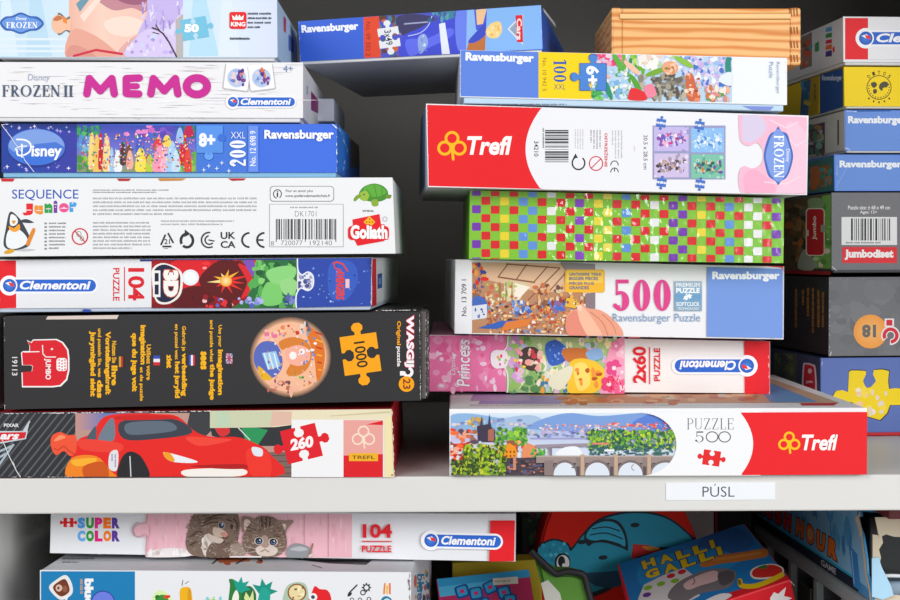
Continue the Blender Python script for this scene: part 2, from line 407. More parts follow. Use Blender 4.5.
c.hgrad(69, -4, 150, 60, [(0, 'e8b7a6'), (.4, 'f2cfc0'), (1, 'eec3b6')])
for a in ([(68, 60), (72, 30), (92, 34), (112, 48), (120, 60)], [(68, 60), (70, 46), (84, 48), (98, 60)]): c.blob(a, 'e2a796' if a[1][0] == 72 else 'd6958a')
c.blob([(96, -6), (150, -6), (146, 12), (132, 8), (112, 10)], 'c08a94'); c.blob([(110, -8), (150, -8), (142, 4), (124, 3)], '9a5f78'); c.blob([(104, 22), (126, 16), (146, 24), (132, 36), (112, 34)], 'f6dccf'); c.blob([(116, 60), (124, 44), (142, 34), (150, 46), (142, 60)], 'dfaea8'); c.poly([(76, 4), (84, -4), (92, -4), (80, 12)], '6f97a8'); c.poly([(80, 16), (98, -4), (104, -4), (84, 22)], 'f5ddd2'); c.line([(74, 56), (96, 50), (122, 54)], 2.4, 'c4304a')
c.blob([(150, -4), (182, -4), (181, 10), (170, 26), (150, 32), (138, 34), (147, 14)], 'c5b6e6')
for i in range(46):
    x, y = R.uniform(140, 180), R.uniform(0, 52); c.line([(x, y), (x+R.uniform(-4, 3), y+R.uniform(4, 12))], R.uniform(.8, 2.2), R.choice(['b09fdc', 'dcd3f3', 'c4b7ea', 'e8e2f6', '9d8fd0']), False)
c.blob([(126, 57), (134, 40), (146, 30), (160, 30), (176, 40), (178, 57)], 'd6c9ee')
c.scatter(128, 36, 172, 56, 24, ['c4b6e8', 'e6dff5', 'a99ad6', 'cfd8f4'], 1.2, 3)
c.poly([(176, 20), (183, 14), (183, 57), (176, 57)], 'b9b3b3')
c.blob([(50, 24), (52, 15), (60, 13), (66, 18), (70, 17), (70, 32), (66, 31), (60, 35), (53, 33)], '6b6f74')
c.clip = None; c.blob([(52, 24), (54, 17), (60, 15), (66, 20), (71, 19), (71, 30), (66, 30), (60, 33.5), (54, 31)], 'f0bfa2'); c.blob([(53, 20), (58, 15.5), (63, 18), (58, 21)], 'c2764e'); c.poly([(63, 16), (67, 18), (67, 24), (63, 22)], 'e08a3c')
c.line([(152.5, 28), (158, 30), (163, 33.5), (169, 42), (176.5, 56.5)], 1.7, '4a3540'); c.line([(156, 25), (160, 31)], 1.1, '4a3540'); c.line([(159, 34), (153, 32.5)], 1, '4a3540')
c.open('age_emblem'); c.tilt(lambda: c.piece(194.5, 28.5, 13, 10.5, (-1, 1, -1, 1), '79bfdb', k=.28), 194.5, 28.5, -10); c.text('50', 184.5, 24, 199, 32.5, 'f6f8fa', 0, .07)
c.open('title_lettering'); c.blob([(0, 23), (5, 17), (12, 16), (21, 12.5), (30, 16), (38, 17), (44, 23.5), (38, 30), (30, 31), (21, 34), (12, 31), (5, 30)], '2f5fae'); c.blob([(2, 23), (7, 18.5), (14, 17.5), (21, 14.5), (29, 17.5), (36, 19), (42, 23.5), (36, 28.5), (29, 29.5), (21, 32.3), (13, 29.5), (7, 28.5)], '6c97d8')
c.text('Disney', 16, 17, 27, 21, 'e9eefa', 0, .02, .1); c.serif('FROZEN', 6.5, 22, 37.5, 28.4, 'f8f9fd', 0, .2, .07)
c.open('brand_logo'); c.rrect(229.5, 12, 246.5, 29, 2.5, 'd9262b'); c.text('KING', 231, 22, 245.5, 26.5, 'fafafa', 0, .04); c.poly([(233, 20), (232, 15), (235, 17.5), (236.5, 14.5), (238, 17.5), (239.5, 14.5), (241, 17.5), (244, 15), (243, 20)], 'fafafa')
c.open('small_print'); c.small(248, 11.5, 272, 29.5, 4, '454a5c', h=.5, word=(3, 7)); c.small(230, 36.5, 270, 41, 1, '3c4150', h=.55, word=(30, 40))
s = o.side('right'); s.open('side_print'); s.poly([(283.5, 16), (286, 19), (286, 33), (283.5, 31)], 'b02a3a'); s.poly([(288.5, 34), (293.5, 40), (293.5, 53), (288.5, 50)], '4d6cae'); s.flush()
c.flush()
# --- white memory game
o = box('memory_game_box', 'white memory game box with fat magenta capital letters', [(-4, 62), (303, 62.5), (303, 118), (-4, 117)], .006, .012, .26, 'e9e7ea', 'ecebee', 4.5, cat='game box', traycol='e2e2e6')
c = o.c; c.open('front_panel')
for i in range(130):
    x, y = R.uniform(0, 290), R.uniform(64, 115); L = R.uniform(5, 34); c.poly([(x, y), (x+L*.5, y-.35), (x+L, y+.1), (x+L*.5, y+.4)], R.choice(['cfccd2', 'f6f6f7', 'c4c0c6', 'd6cfca', 'dcdadf']))
c.open('title_lettering'); c.text('Disney', 28, 74, 50, 82.5, 'a9b4c9', 0, -.005, .15)
c.serif('FROZEN', 2.5, 85, 60, 97, '46566f', 0, .17, .06); c.serif('II', 64, 85.5, 73, 97, '46566f', 0, .2, .07)
M = 'c02a8f'; lw = 7.4
c.line([(87, 94), (89.5, 78.5), (100.5, 91), (112, 78.5), (114.5, 94)], lw, M)
c.line([(139.5, 78), (126.5, 78.6), (126.5, 93.6), (139, 94)], lw, M); c.line([(127, 86.2), (137, 86.2)], 6, M)
c.line([(151, 94), (153.5, 78.5), (164.5, 91), (175.5, 78.5), (178, 94)], lw, M)
c.ring(197, 86.3, 14.2, 12.2, 8, M)
c.open('picture')
for x, a in ((237, 7), (261.5, -7)):
    def f(x=x):
        c.rrect(x-12.8, 65, x+12.8, 90.8, 1.5, 'c4c0c6'); c.rrect(x-12, 64.6, x+12, 89.6, 1.5, 'f5f4f6'); c.ell(x, 78, 9.5, 9.5, 'b9c8e4'); c.clip = None
        c.scatter(x-6, 71, x+1, 84, 12, ['dcd9ee', '9fb6e2', 'e9cfd0', '6f87c4'], 1.2, 2.8); c.scatter(x+1, 70, x+7, 84, 14, ['7b3f86', '5b3a8f', 'c2643e', 'd9744c', '46307a'], 1.2, 2.8)
    c.tilt(f, x, 77.5, a)
c.open('age_mark'); c.text('4+', 283.5, 65.5, 293, 72, '6a86b0', 0, -.008)
clem(c, 225.5, 94.5, 296.5, 109.5)
s = o.side('right'); s.open('side_print'); s.poly([(311, 91), (319, 101), (319, 114), (311, 110)], '8a2470'); s.small(305.5, 86, 309, 100, 1, '6a86b0', 90); s.flush()
tb = [CAM+ray(x, y)*(D+.17) for x, y in ((200, 98), (334, 98.5), (334, 121.5), (200, 121.5))]
inner = link('inner_tray', hexa(tb+[p+Vector((0, .14, 0)) for p in tb], .001), card('dfe6f0'), o.root)
o.c.open('edge_wear').wear([(70, 117.4), (300, 118)], 10, 'bdb8ae', .8); c.flush()
# --- blue 200 piece box
o = box('puzzle_box', 'dark blue starry puzzle box with glossy oval badge, under the memory game', [(1.5, 123.5), (337, 124.5), (337.5, 172.5), (1.5, 172.5)], .004, .0, .3, '2f63b8', None, 5, traycol='86b9d8', inset=1.5)
c = o.c; c.open('front_panel').hgrad(1.5, 124, 337, 172.5, [(0, '1f3c94'), (.1, '28429e'), (.22, '3a3d9c'), (.55, '4377cf'), (.74, '4a78d2'), (.76, '4470d6'), (1, '4470d8')])
c.vgrad(1.5, 123.8, 77, 131, [(0, '14296e'), (1, '1f3c94')])
for i in range(30):
    x, y, r = R.uniform(3, 76), R.choice([R.uniform(126, 132), R.uniform(158, 171)]), R.uniform(.8, 2.4)
    c.poly([(x, y-r), (x+r*.25, y-r*.25), (x+r, y), (x+r*.25, y+r*.25), (x, y+r), (x-r*.25, y+r*.25), (x-r, y), (x-r*.25, y-r*.25)], R.choice(['f1eefa', 'c9c3ee', 'a9a3e0']))
c.open('title_lettering'); c.ell(36.5, 148, 29, 19.5, '1d3384', 40); c.ell(36.5, 147, 28.6, 18.2, '4a76cc', 40); c.poly(ellpts(36.5, 147, 28, 17.6, 20, 180, 360)+[(56, 142), (36, 144), (14, 152)], '7f9fdc'); c.poly(ellpts(36.5, 148, 27, 16.6, 16, 30, 150), '3d70cf')
c.text('isney', 31.5, 145.5, 62, 160, 'f7f9fd', 0, .03, .05); c.line(smooth([(17, 150), (18, 155), (24, 155), (30, 151), (30.5, 144), (25, 140), (17, 139.5)], 4, False), 1.7, 'f7f9fd'); c.line([(22, 144.5), (22, 157)], 1.6, 'f7f9fd'); c.line(smooth([(27, 146), (20, 146.5), (15.5, 149), (18, 151.5)], 3, False), 1, 'f7f9fd')
c.open('picture', (77, 125.5, 196.5, 172)); c.vgrad(77, 125.5, 196.5, 172, [(0, '3a49a8'), (.45, '6d6cc6'), (1, '8f9a6a')])
c.scatter(77, 126, 100, 140, 60, ['1f6a58', '2f8a68', '17524e', '3f9a5c', '5ab070', '2a6a78'], 1, 3); c.scatter(180, 126, 196, 140, 16, ['1f6a6a', '27806f', '2f5f9a'], 2, 4); c.scatter(78, 136, 88, 152, 10, ['7ab0d8', '9ac4e4', '5a8fc4'], 2, 4)
c.scatter(77, 158, 98, 171, 18, ['7ab83f', '5a9e3a', '9cc653', '4d8e4a'], 2, 5); c.scatter(176, 154, 196, 171, 20, ['6aa84a', '4d8e4a', '8abf56'], 3, 6); c.scatter(125, 126, 170, 140, 30, ['7d5cc0', 'c46ab4', '5548b0', 'e08ac6', '4d6ac4'], 2, 4)
for x, w, top, bot, k in ((92, 7, 136, 168, 'f0d488'), (97, 8, 138, 171, 'e8c46a'), (101, 5, 136, 168, 'b8262c'), (107, 8, 139, 170, 'f2d898'), (112, 5, 150, 171, '9cc4ea'), (118, 8, 152, 171, 'e9f0f8'), (123, 6, 144, 164, '4a3430'), (129, 7, 146, 162, '6f4a3a'), (130, 7, 152, 168, 'e9b0a0'), (140, 8, 138, 152, '3f5fc0'), (141, 11, 150, 171, 'f0dc5a'), (150, 8, 156, 171, 'b4cc4a'), (158, 9, 140, 150, 'd83a52'), (160, 14, 148, 171, 'ee9cb8'), (166, 10, 150, 171, 'f3b8cc'), (172, 12, 144, 171, 'a9cdf0'), (167, 8, 136, 146, 'f6d268'), (176, 8, 152, 171, 'c4e0f6'), (184, 8, 137, 164, 'c8262e'), (188, 7, 150, 171, 'd9483a'), (180, 7, 129, 142, '9fc0ea'), (189, 9, 126, 136, 'b8204e')):
    c.blob([(x-w*.25, top), (x+w*.25, top), (x+w*.55, bot-2), (x, bot+1.5), (x-w*.55, bot-2)], k)
c.scatter(82, 134, 194, 170, 330, ['f6ead0', 'e03a3a', 'f2c24a', '2f3f8f', 'f7f7f7', '6a4a3a', 'e88a4a', '58a04a', 'f4c8b0', '4a9ad8', 'e88ab8', '8a5a9a'], .5, 1.3)
c.open('age_badge'); c.vgrad(196.5, 125.5, 223, 153, [(0, '5c95e4'), (1, '5a90dc')]); c.ell(221.5, 138, 4, 4, '3f70cc'); c.ell(209, 156, 4.5, 4, '6aa2e8'); c.rect(207.5, 151, 210.5, 155, '5a90dc'); c.text('8+', 199, 133, 215.5, 147, 'f4f7fc', 0, .05)
for x, y in ((209, 166), (217, 168.5), (222, 163), (204, 170), (229, 171)): c.poly([(x, y-2.6), (x+.6, y-.6), (x+2.6, y), (x+.6, y+.6), (x, y+2.6), (x-.6, y+.6), (x-2.6, y), (x-.6, y-.6)], 'cfe0fa')
c.open('piece_count'); c.text('XXL', 231, 132, 245.5, 138.5, 'eef3fc', 0, -.005); c.serif('200', 229.8, 140.5, 246, 166.5, 'f1f5fd', -90, .26, .08); c.vgrad(248.5, 126, 258.5, 172, [(0, '6d92e2'), (1, '6a90e4')]); c.text('No. 12 698 9', 250, 131, 256, 166, 'f4f6fc', -90, .01)
c.open('brand_logo'); c.text('Ravensburger', 264.5, 130, 334, 141.5, 'f8f9fc', 0, .04)
c.open('edge_wear'); c.line([(2, 125), (12, 138), (15, 143), (22, 152), (25, 160), (34.5, 172)], .7, 'dfe4f4', False); c.wear([(333, 125), (337, 128), (337, 171)], 26, 'e6ecf6', 1.3); c.wear([(1.8, 125), (8, 124.5)], 6, 'e8e8ee', .9)
s = o.side('right'); s.open('side_print'); s.poly([(338, 125), (349, 136), (349, 168), (338, 172)], '2f74c8'); s.wear([(339, 127), (347, 150), (343, 170)], 14, 'b9d4f2', 1.2); s.poly([(350, 138), (359, 146), (359, 166), (350, 168.5)], '5a4c40'); s.flush(); c.flush()  # rear brown patch: side picture with shade mixed into its colour
# --- white game box with turtle and barcode
o = box('board_game_box', 'white board game box with a green turtle and a barcode', [(-3, 178.5), (392.5, 177.5), (395.5, 253.5), (-3, 256.5)], .002, .0, .27, 'e6e8ea', 'ebecee', cat='game box')
c = o.c
c.open('title_lettering'); c.text('SEQUENCE', 12, 189.5, 78.5, 200.5, '2f55ae', 0, .005)
for ch, x0, x1, y0, y1, k in (('J', 22.5, 33, 203.5, 215.5, 'd8262f'), ('u', 34.5, 43, 205.5, 214.5, 'e8922c'), ('n', 44.5, 52.5, 203.5, 213, '2f9a4a'), ('i', 53.5, 57.5, 200.5, 213, '7a3fa0'), ('o', 59, 69, 203, 212.5, 'e0558f'), ('r', 69.5, 77, 202, 212, '4a9ed8')):
    c.text(ch, x0, y0, x1, y1, k, 0, .09); c.line([(x0+1.5, (y0+y1)/2+.6), (x1-1.5, (y0+y1)/2+.6)], .8, 'f4e6ea', False)
c.open('picture')                                                                       # plain penguin and turtle
c.blob([(10, 250), (24, 248.5), (36, 250), (24, 251.5)], 'c4c6c8'); c.blob([(10, 212), (13.5, 212.5), (20, 219), (25, 227), (30, 238), (29, 246), (17, 250), (7, 249), (3.5, 243), (6, 228), (8, 217)], '3c434c'); c.blob([(11, 214.5), (16, 216.5), (18, 222), (14, 226), (10, 224)], 'f2f3f4'); c.blob([(9, 230), (18, 229), (26, 236), (27, 243), (17, 248.5), (8, 247.5), (6, 240)], 'eef0f2'); c.blob([(9, 226), (14, 228), (19, 224), (20, 229), (15, 232), (10, 230)], 'eda23a'); c.blob([(12, 220.5), (16, 221), (13.5, 224)], 'd9982f')
c.blob([(19, 221.5), (26, 219), (34, 222.5), (27, 223)], '3c434c'); c.blob([(26, 244), (29, 236), (33, 228), (35.5, 230), (33, 237), (29, 245.5)], 'd98b34'); c.blob([(4, 252), (10, 249), (15, 250), (12, 253), (6, 254)], 'd9a53a')
c.blob([(360, 191), (365, 186), (374, 183.5), (383, 186), (388, 192), (386, 199), (376, 202), (364, 200), (359, 196)], '4a8a34'); c.blob([(365, 187), (374, 184.5), (382, 187), (386, 193), (376, 197), (364, 194)], '62a840'); c.blob([(360, 193), (366, 191), (369, 196), (366, 201), (360, 199)], '9ab84a'); c.blob([(353.5, 199.5), (357, 195), (362, 195.5), (358, 199), (355, 201.5)], '7f9e3c'); c.blob([(372, 200), (377, 199.5), (378.5, 205), (374, 206.5), (371.5, 204)], '8aa83f'); c.blob([(386, 195), (391.5, 195), (390, 198.5), (386, 198)], '6f8f3a'); c.ell(364, 194.5, .7, .9, '22301a', 8)
for a in ([(366, 189), (372, 196)], [(374, 185), (377, 197)], [(382, 187.5), (382, 196)]): c.line(a, .5, '3a7030', False)
c.text('SPIRIL', 362.5, 210, 374.5, 212, '55585a', 0, .02)
c.open('small_print'); c.small(93, 189, 172, 193.5, 2, '7d8084', h=.6); c.small(93, 196.5, 265, 216, 5, 'a2a4a8', h=.55); c.small(93, 221, 153, 250, 8, '9a9ca0', h=.55); c.small(161, 219.5, 238, 226, 2, 'a2a4a8', h=.55); c.small(49, 221.5, 67, 250, 8, '6f7276', h=.5, fill=.9, word=(3, 10))
for i in range(8): c.rect(44.5, 222.5+i*3.62, 47, 224.3+i*3.62, '8d8f92')
c.small(358.5, 181, 362, 183, 0, '777', h=.5)
c.open('age_warning_mark'); c.ring(80, 236.5, 8.3, 8.5, 1.3, 'c8253a'); c.line([(74.5, 230.5), (85.5, 242.5)], 1.2, 'c8253a', False); c.ring(79, 234, 2.4, 3, .5, '6f8f7f'); c.ring(82, 238.5, 2, 2.4, .5, '6f8f7f')
k = '2b2d30'; c.open('recycling_mark')
for a, b in (((161, 245), (165.5, 234.5)), ((168, 233), (173.5, 243)), ((171.5, 246.5), (162.5, 246.5))): c.line([a, b], 1.7, k, False)
c.text('21', 164.5, 239, 170, 244, k, 0, .01); c.small(164, 247.8, 170, 249.2, 1, k)
c.open('recycling_mark'); c.ring(187, 240.5, 7.3, 8, 2.6, k, -60, 130); c.ring(187, 240.5, 7.3, 8, 2.6, k, 150, 270); c.poly([(185, 229.5), (190.5, 234), (184.5, 237)], k)
c.open('recycling_mark'); c.ring(209, 240, 8.2, 8.3, 1.5, k, 60, 280); c.ring(209.5, 240, 5, 5, 1.4, k, 40, 260); c.line([(209, 240), (214, 241)], 1.3, k)
c.open('conformity_mark'); c.text('UK', 220.7, 232, 235.5, 239, k, 0, .02); c.text('CA', 220.7, 241, 235.5, 248, k, 0, .02)
c.open('conformity_mark'); c.ring(249.5, 240, 8.3, 8, 1.9, k, 90, 270); c.ring(264.5, 240, 8.3, 8, 1.9, k, 90, 270); c.line([(257.5, 240), (263.5, 240)], 1.7, k, False)
c.open('web_address'); c.rrect(270, 186, 334, 201.5, 3.5, '7a7c80'); c.rrect(270.6, 186.6, 333.4, 200.9, 3.2, 'ebecee'); c.ring(277.5, 194, 4.5, 4.8, 1, '3a3c40', 100, 420); c.text('i', 276.6, 191, 278.4, 197, '3a3c40'); c.text('Pour en savoir plus', 285.5, 189.5, 313, 193, '34363a', 0, .01, .2); c.text('www.quefairedemesdechets.fr', 285.5, 194.3, 330.5, 198, '34363a', 0, .015, .2)
c.open('barcode'); c.rect(269.5, 204, 343.5, 247, '9a9ca0'); c.rect(270, 204.5, 343, 246.5, 'ebecee'); c.small(290, 206, 322, 209, 1, '777a7e', h=.6); c.text('DK1701', 295, 211, 316.5, 216.5, '6b6d70', 0, -.012); c.barcode(276, 219, 336, 239.5); c.rect(275.9, 219, 276.7, 242, '333'); c.rect(305, 219, 305.7, 242, '333'); c.rect(335.5, 219, 336.3, 242, '333')
c.text('8', 271, 241, 274, 245.6, '444648', 0, -.012); c.text('720077', 281, 240.5, 302.5, 245.2, '444648', 0, -.012); c.text('192140', 310, 240.5, 332, 245.2, '444648', 0, -.012)
c.open('brand_logo'); c.poly([(352.5, 219.5), (379.5, 214), (383, 238), (384.5, 241), (357.5, 245.8), (354.5, 240)], 'd81f2c'); c.rrect(348, 226, 389, 240, 4, 'd81f2c'); c.tilt(lambda: c.rect(365.3, 217.8, 373.7, 226.2, 'f3b328'), 369.5, 222, 45)
for dx, dy in ((0, 0), (0, -3), (0, 3), (-3, 0), (3, 0)): c.ell(369.5+dx, 222+dy, .75, .75, '7a4a12', 8)
c.text('Goliath', 350.5, 225, 387.5, 239, 'f7f7f7', 0, .05, 0, ('d81f2c', .05)); c.ring(385, 219, 2.4, 2.4, .4, '8d8f92')
c.open('edge_wear'); c.poly([(1, 178.6), (15, 178.8), (13, 181.5), (2, 181.5)], 'c4262c'); c.poly([(117, 178.6), (131, 178.6), (129, 181), (119, 181)], 'b0242c'); c.poly([(158, 178.4), (186, 178.4), (182, 180.5), (160, 181)], 'c98a3c'); c.poly([(228, 178.4), (246, 178.4), (244, 180.3), (232, 180.8)], 'b0202a'); c.wear([(10, 256), (392, 253.5)], 22, 'c9c4ba', .7); c.flush()
# --- white, red and navy 3D box
o = box('puzzle_box', 'white puzzle box with navy end panel and number 104, above the black box', [(-3, 259.5), (373, 257.5), (371.5, 306.5), (-3, 309)], .004, -.03, .3, 'dcdee2', None, 3.5, traycol='c4cfe0', inset=1.5)
c = o.c; c.open('front_panel').poly([(-2.5, 260.5), (372.5, 258.5), (371, 306), (-2.5, 308.5)], 'e9eaee'); c.poly([(-2.5, 260.5), (16, 260.5), (16.3, 308), (-2.5, 308.5)], 'd6202c'); c.poly([(140, 259.4), (372, 257.8), (372, 260.5), (140, 261.5)], '2a3f86')
clem(c, -.5, 275.5, 98, 295.5)
c.open('piece_count'); c.text('104', 128, 268, 144.5, 300.5, 'cf2430', 90, .03); c.rect(124, 267, 125, 301, 'cf2430'); c.text('PUZZLE', 113, 268, 119.5, 301, 'cf2430', 90, .02)
c.open('picture', (151.5, 260, 297, 308)); c.vgrad(151.5, 259, 260, 308, [(0, '8f1420'), (.4, 'c81e28'), (1, '6f1018')])
c.blob([(168, 266), (188, 258), (214, 258), (206, 272), (196, 290), (178, 303), (162, 300)], 'd0222c'); c.blob([(176, 292), (200, 286), (214, 300), (196, 308), (172, 306)], '5a1018')
c.scatter(196, 260, 240, 272, 18, ['e03a3a', '7a1018', 'f0a0a0', 'b81a24'], 1.5, 4, 1.5); c.scatter(190, 292, 236, 307, 26, ['d8343a', '4f1218', 'f2c4c4', '8f1a24', '5a6ac0'], 1.2, 4)
c.ell(190.5, 277.5, 8.5, 8, 'e6ecf4'); c.ell(190.5, 277.5, 6, 5.8, 'f5f8fb')
c.blob([(199, 281), (208, 268), (222, 260), (240, 262), (252, 272), (254, 284), (248, 296), (232, 300), (210, 294)], '5a1418')
for i in range(11):
    a = i*.571+.2; l = R.uniform(10, 20); k = R.choice(['dd8a22', 'f2b438', 'f6dc98', 'cf5a22', 'd8322c']); c.poly([(226+4*math.cos(a-.5), 281+4*math.sin(a-.5)), (228+l*1.35*math.cos(a), 281+l*.85*math.sin(a)), (226+4*math.cos(a+.5), 281+4*math.sin(a+.5))], k)
c.rad(226, 281, 6, 5.5, 'fbeab0', 'e8a02a'); c.blob([(238, 264), (248, 268), (254, 281), (249, 294), (241, 298), (247, 282)], 'cf2a32')
c.poly([(240, 259), (297, 258), (297, 308), (232, 308), (246, 299), (254, 284), (250, 270)], '2f6a3c'); c.blob([(244, 258), (262, 258), (262, 272), (254, 277), (247, 268)], '7d52b0'); c.blob([(254, 259), (262, 259), (261, 266), (256, 266)], 'c4302f')
c.scatter(250, 260, 296, 306, 60, ['3f8a48', '5aa858', '245a34', '76be68', '2a6e44', '8ccf7c'], 2, 6); c.blob([(262, 292), (268, 282), (280, 286), (282, 302), (270, 306), (262, 303)], '7fc872'); c.blob([(266, 272), (282, 266), (296, 268), (292, 280), (274, 284)], '8fd082'); c.blob([(280, 282), (290, 278), (297, 283), (294, 294), (284, 294)], '9ad28a')
c.scatter(236, 298, 262, 307, 12, ['8a8fd8', '5a62b8', 'b4b8ea'], 1.5, 3.5); c.scatter(284, 294, 296, 306, 9, ['5a62a8', '3a4a8f', '7a86c4'], 1.5, 3)
c.blob([(152, 280), (153, 268), (164, 263), (180, 270), (183, 281), (180, 296), (168, 304), (156, 301)], 'f3eee8'); c.blob([(153.5, 280), (155, 269), (165, 264.5), (178, 271), (180.5, 281), (178, 294.5), (168, 302), (157, 299)], '1c2440')
c.text('3D', 163.5, 270, 178.5, 297, 'f4f2ee', 90, .08, 0, ('c4562f', .04)); c.rect(153, 270.5, 160.5, 297, 'f2f0ee'); c.rect(154.8, 273, 158.8, 281.5, '1c2440'); c.rect(154.8, 284.5, 158.8, 294.5, '1c2440')
c.clip = None; c.open('end_panel')
e = smooth([(297.5, 258.5), (298, 270), (302, 275), (308, 272), (313, 276), (313, 286), (308, 290.5), (301, 288), (297, 293), (296, 300), (296.5, 308)], 4, False)
c.poly([(371.5, 258.3), (371, 306), (296.5, 307.4)]+e[::-1], '2f49a0'); c.blob([(330, 264), (352, 262), (358, 280), (346, 300), (330, 296)], '3a5cb6'); c.scatter(300, 262, 368, 304, 40, ['4a6cc4', '7f9ee0', 'b9ccf0', '2a4090'], .4, 1.3); c.scatter(299, 275, 311, 288, 14, ['6a6ca4', '9a9cc8', '4a5090', '3a3f70'], 1.2, 3)
c.line(e, 1.3, 'f1f3f8', False)
c.text('AVENGERS', 336, 270, 344.5, 299.5, 'd8463a', 90, .05, .1); c.line([(333.5, 263), (337, 262), (343, 264), (347.5, 271)], 1.6, 'd8463a'); c.line([(334, 264), (335, 268), (341, 270)], 1.2, 'd8463a'); c.rect(345.5, 279, 349.5, 288, 'e9c4cc')
s = o.side('right'); s.open('side_print'); s.poly([(372.5, 258.3), (376, 259), (376.5, 305), (372, 306.5)], 'c81f30'); s.poly([(377.5, 274), (382, 273), (382, 287.5), (377.5, 289)], '3a5496'); s.poly([(378.5, 278), (381, 277.5), (381, 284), (378.5, 284.5)], '6f8cc8'); s.flush()
c.open('edge_wear'); c.wear([(0, 260), (140, 259.6)], 14, 'f2f0ee', .7); c.wear([(371.5, 259), (371.2, 305)], 12, 'f4e4e4', .9); c.wear([(-1, 262), (0, 306)], 4, 'f0e8e8', .9); c.rect(83, 309.2, 91, 312, '2f4ca0'); c.flush()
# --- black thousand piece box
o = box('puzzle_box', 'black thousand piece puzzle box with yellow lettering turned sideways', [(3.5, 316.5), (421, 312), (421.5, 400.5), (4.5, 409.5)], .0, .0, .25, '2c2b2c', '2f2e30', None, rough=.45)
c = o.c
c.open('brand_logo')
ep = [(27.5, 341), (31.5, 343), (33.5, 340.5), (56, 340), (62, 343), (67, 350), (68, 358), (68, 370), (66, 379), (60, 385), (52, 386), (23, 386), (22.5, 372), (32, 371.5), (33, 366), (31, 365), (23, 365), (22, 353), (24, 351.5), (30, 351.5), (30, 346)]
def grow(p, k):
    cx, cy = sum(q[0] for q in p)/len(p), sum(q[1] for q in p)/len(p); return [(cx+(x-cx)*k, cy+(y-cy)*k) for x, y in p]
c.poly(grow(ep, 1.055), 'f3f1f1'); c.poly(ep, 'cf2230')
c.line([(24, 352), (39.5, 351.6)], 1, 'f3f1f1', False); c.line([(42.5, 345), (43, 354), (46, 357), (56, 357)], 1, 'f3f1f1', False); c.ell(52, 349, 1.1, 1.1, 'f3f1f1', 10); c.rrect(56.5, 358, 67, 371, 3, 'f3f1f1')
for i in range(3):
    for j in range(4): c.ell(59.2+i*2.9, 360+j*3+(i % 2)*.8, .8, .8, 'cf2230', 8)
c.text('JUMBO', 44, 358.5, 51, 379.5, 'f3f1f1', 90, .03); c.open('item_number'); c.text('19113', 12, 357, 17.5, 375.5, 'e9e7e6', 90, .01)
c.open('slogan_lettering'); Y1 = 'f0b41e'
for t, x0, x1, y0, y1, b in (('Nutzen Sie', 112, 116.5, 341, 363, .03), ('Ihre', 111.5, 117.5, 365.5, 385.5, .05), ('Vorstellungskraft', 104, 110.8, 331.5, 394.5, .05), ('und puzzeln Sie, was', 97, 101.5, 328.5, 377, .03), ('das', 97, 103, 380, 398, .05), ('Jurymitglied sieht', 89, 95.8, 331, 396.5, .05),
                         ('Utilisez votre', 146.5, 151, 344.5, 380, .03), ('imagination', 139, 145.8, 325, 364.5, .05), ('et de puzzle', 139, 143.5, 367, 401, .03), ('que du juge voit', 130.5, 137.5, 333, 391.5, .05),
                         ('Gebruik je', 181, 186, 326, 351, .03), ('verbeelding', 180.5, 187, 353, 396, .05), ('en puzzel wat', 174, 178.5, 324, 359.5, .03), ('het jurylid', 173.5, 180, 361.5, 398, .05), ('ziet', 166.5, 172, 354.5, 368, .05),
                         ('Use your', 217.5, 222, 325, 347, .03), ('imagination', 216.5, 223, 349.5, 395, .05), ('and puzzle what', 209, 213.5, 320, 362, .03), ('the judge', 208.5, 215, 364, 400, .05), ('sees', 200.5, 206.5, 351.5, 369.5, .05)): c.text(t, x0, y0, x1, y1, Y1, 90, b)
for x, y, ks in ((119, 356.5, ('c8a03a', 'b8302a', '3a2420')), (153.5, 355.5, ('c42c34', 'e9e6ec', '3a4ea8')), (189, 355, ('3a52b0', 'eceaf0', 'c42c38')), ):
    c.open('flag')
    for i, k in enumerate(ks):
        if x == 153.5: c.rect(x, y+(2-i)*3.3, x+6.5, y+(3-i)*3.3, k)
        else: c.rect(x+i*2, y, x+(i+1)*2, y+10.5, k)
c.open('flag'); c.rect(226, 353.5, 232.5, 363.5, 'c9b8cc'); c.line([(226, 353.5), (232.5, 363.5)], 1, 'b04a5c', False); c.line([(232.5, 353.5), (226, 363.5)], 1, '5a5f9c', False); c.line([(229.2, 353.5), (229.2, 363.5)], 1.2, 'b03a50', False); c.line([(226, 358.5), (232.5, 358.5)], 1.2, 'b03a50', False)
c.open('picture'); cx, cy, r = 290.5, 357, 38.5
c.rad(cx, cy, r+2.5, r+2, 'e8b896', '2f2e30', 40); c.lay += 1
n = 40; p0 = ellpts(cx, cy, r-3, r-3.5, n); p1 = ellpts(cx, cy, r+2.5, r+2, n)
for i in range(n): c.face([p0[i], p0[(i+1) % n], p1[(i+1) % n], p1[i]], [lin('d9a888'), lin('d9a888'), lin('302e2f'), lin('302e2f')])
c.ell(cx, cy, r-3, r-3.5, 'efbb9c', 40)
c.blob([(255, 350), (262, 342), (274, 342), (281, 352), (282, 368), (272, 378), (260, 372), (254, 362)], '5a6ab4'); c.poly([(262, 353), (276, 351), (281, 366), (268, 370)], '9fc4e4')
for i in range(3): c.line([(264+i*5, 353), (269+i*4.5, 369)], 1.3, 'dfeef6', False)
c.blob([(258, 366), (266, 372), (272, 379), (262, 379)], 'e2b02c'); c.blob([(279, 342), (292, 337), (306, 341), (312, 352), (308, 368), (296, 376), (286, 373), (292, 360), (288, 348), (282, 350)], 'd2803a'); c.blob([(286, 350), (298, 345), (309, 350), (309, 361), (298, 366), (287, 361)], 'f0b09c')
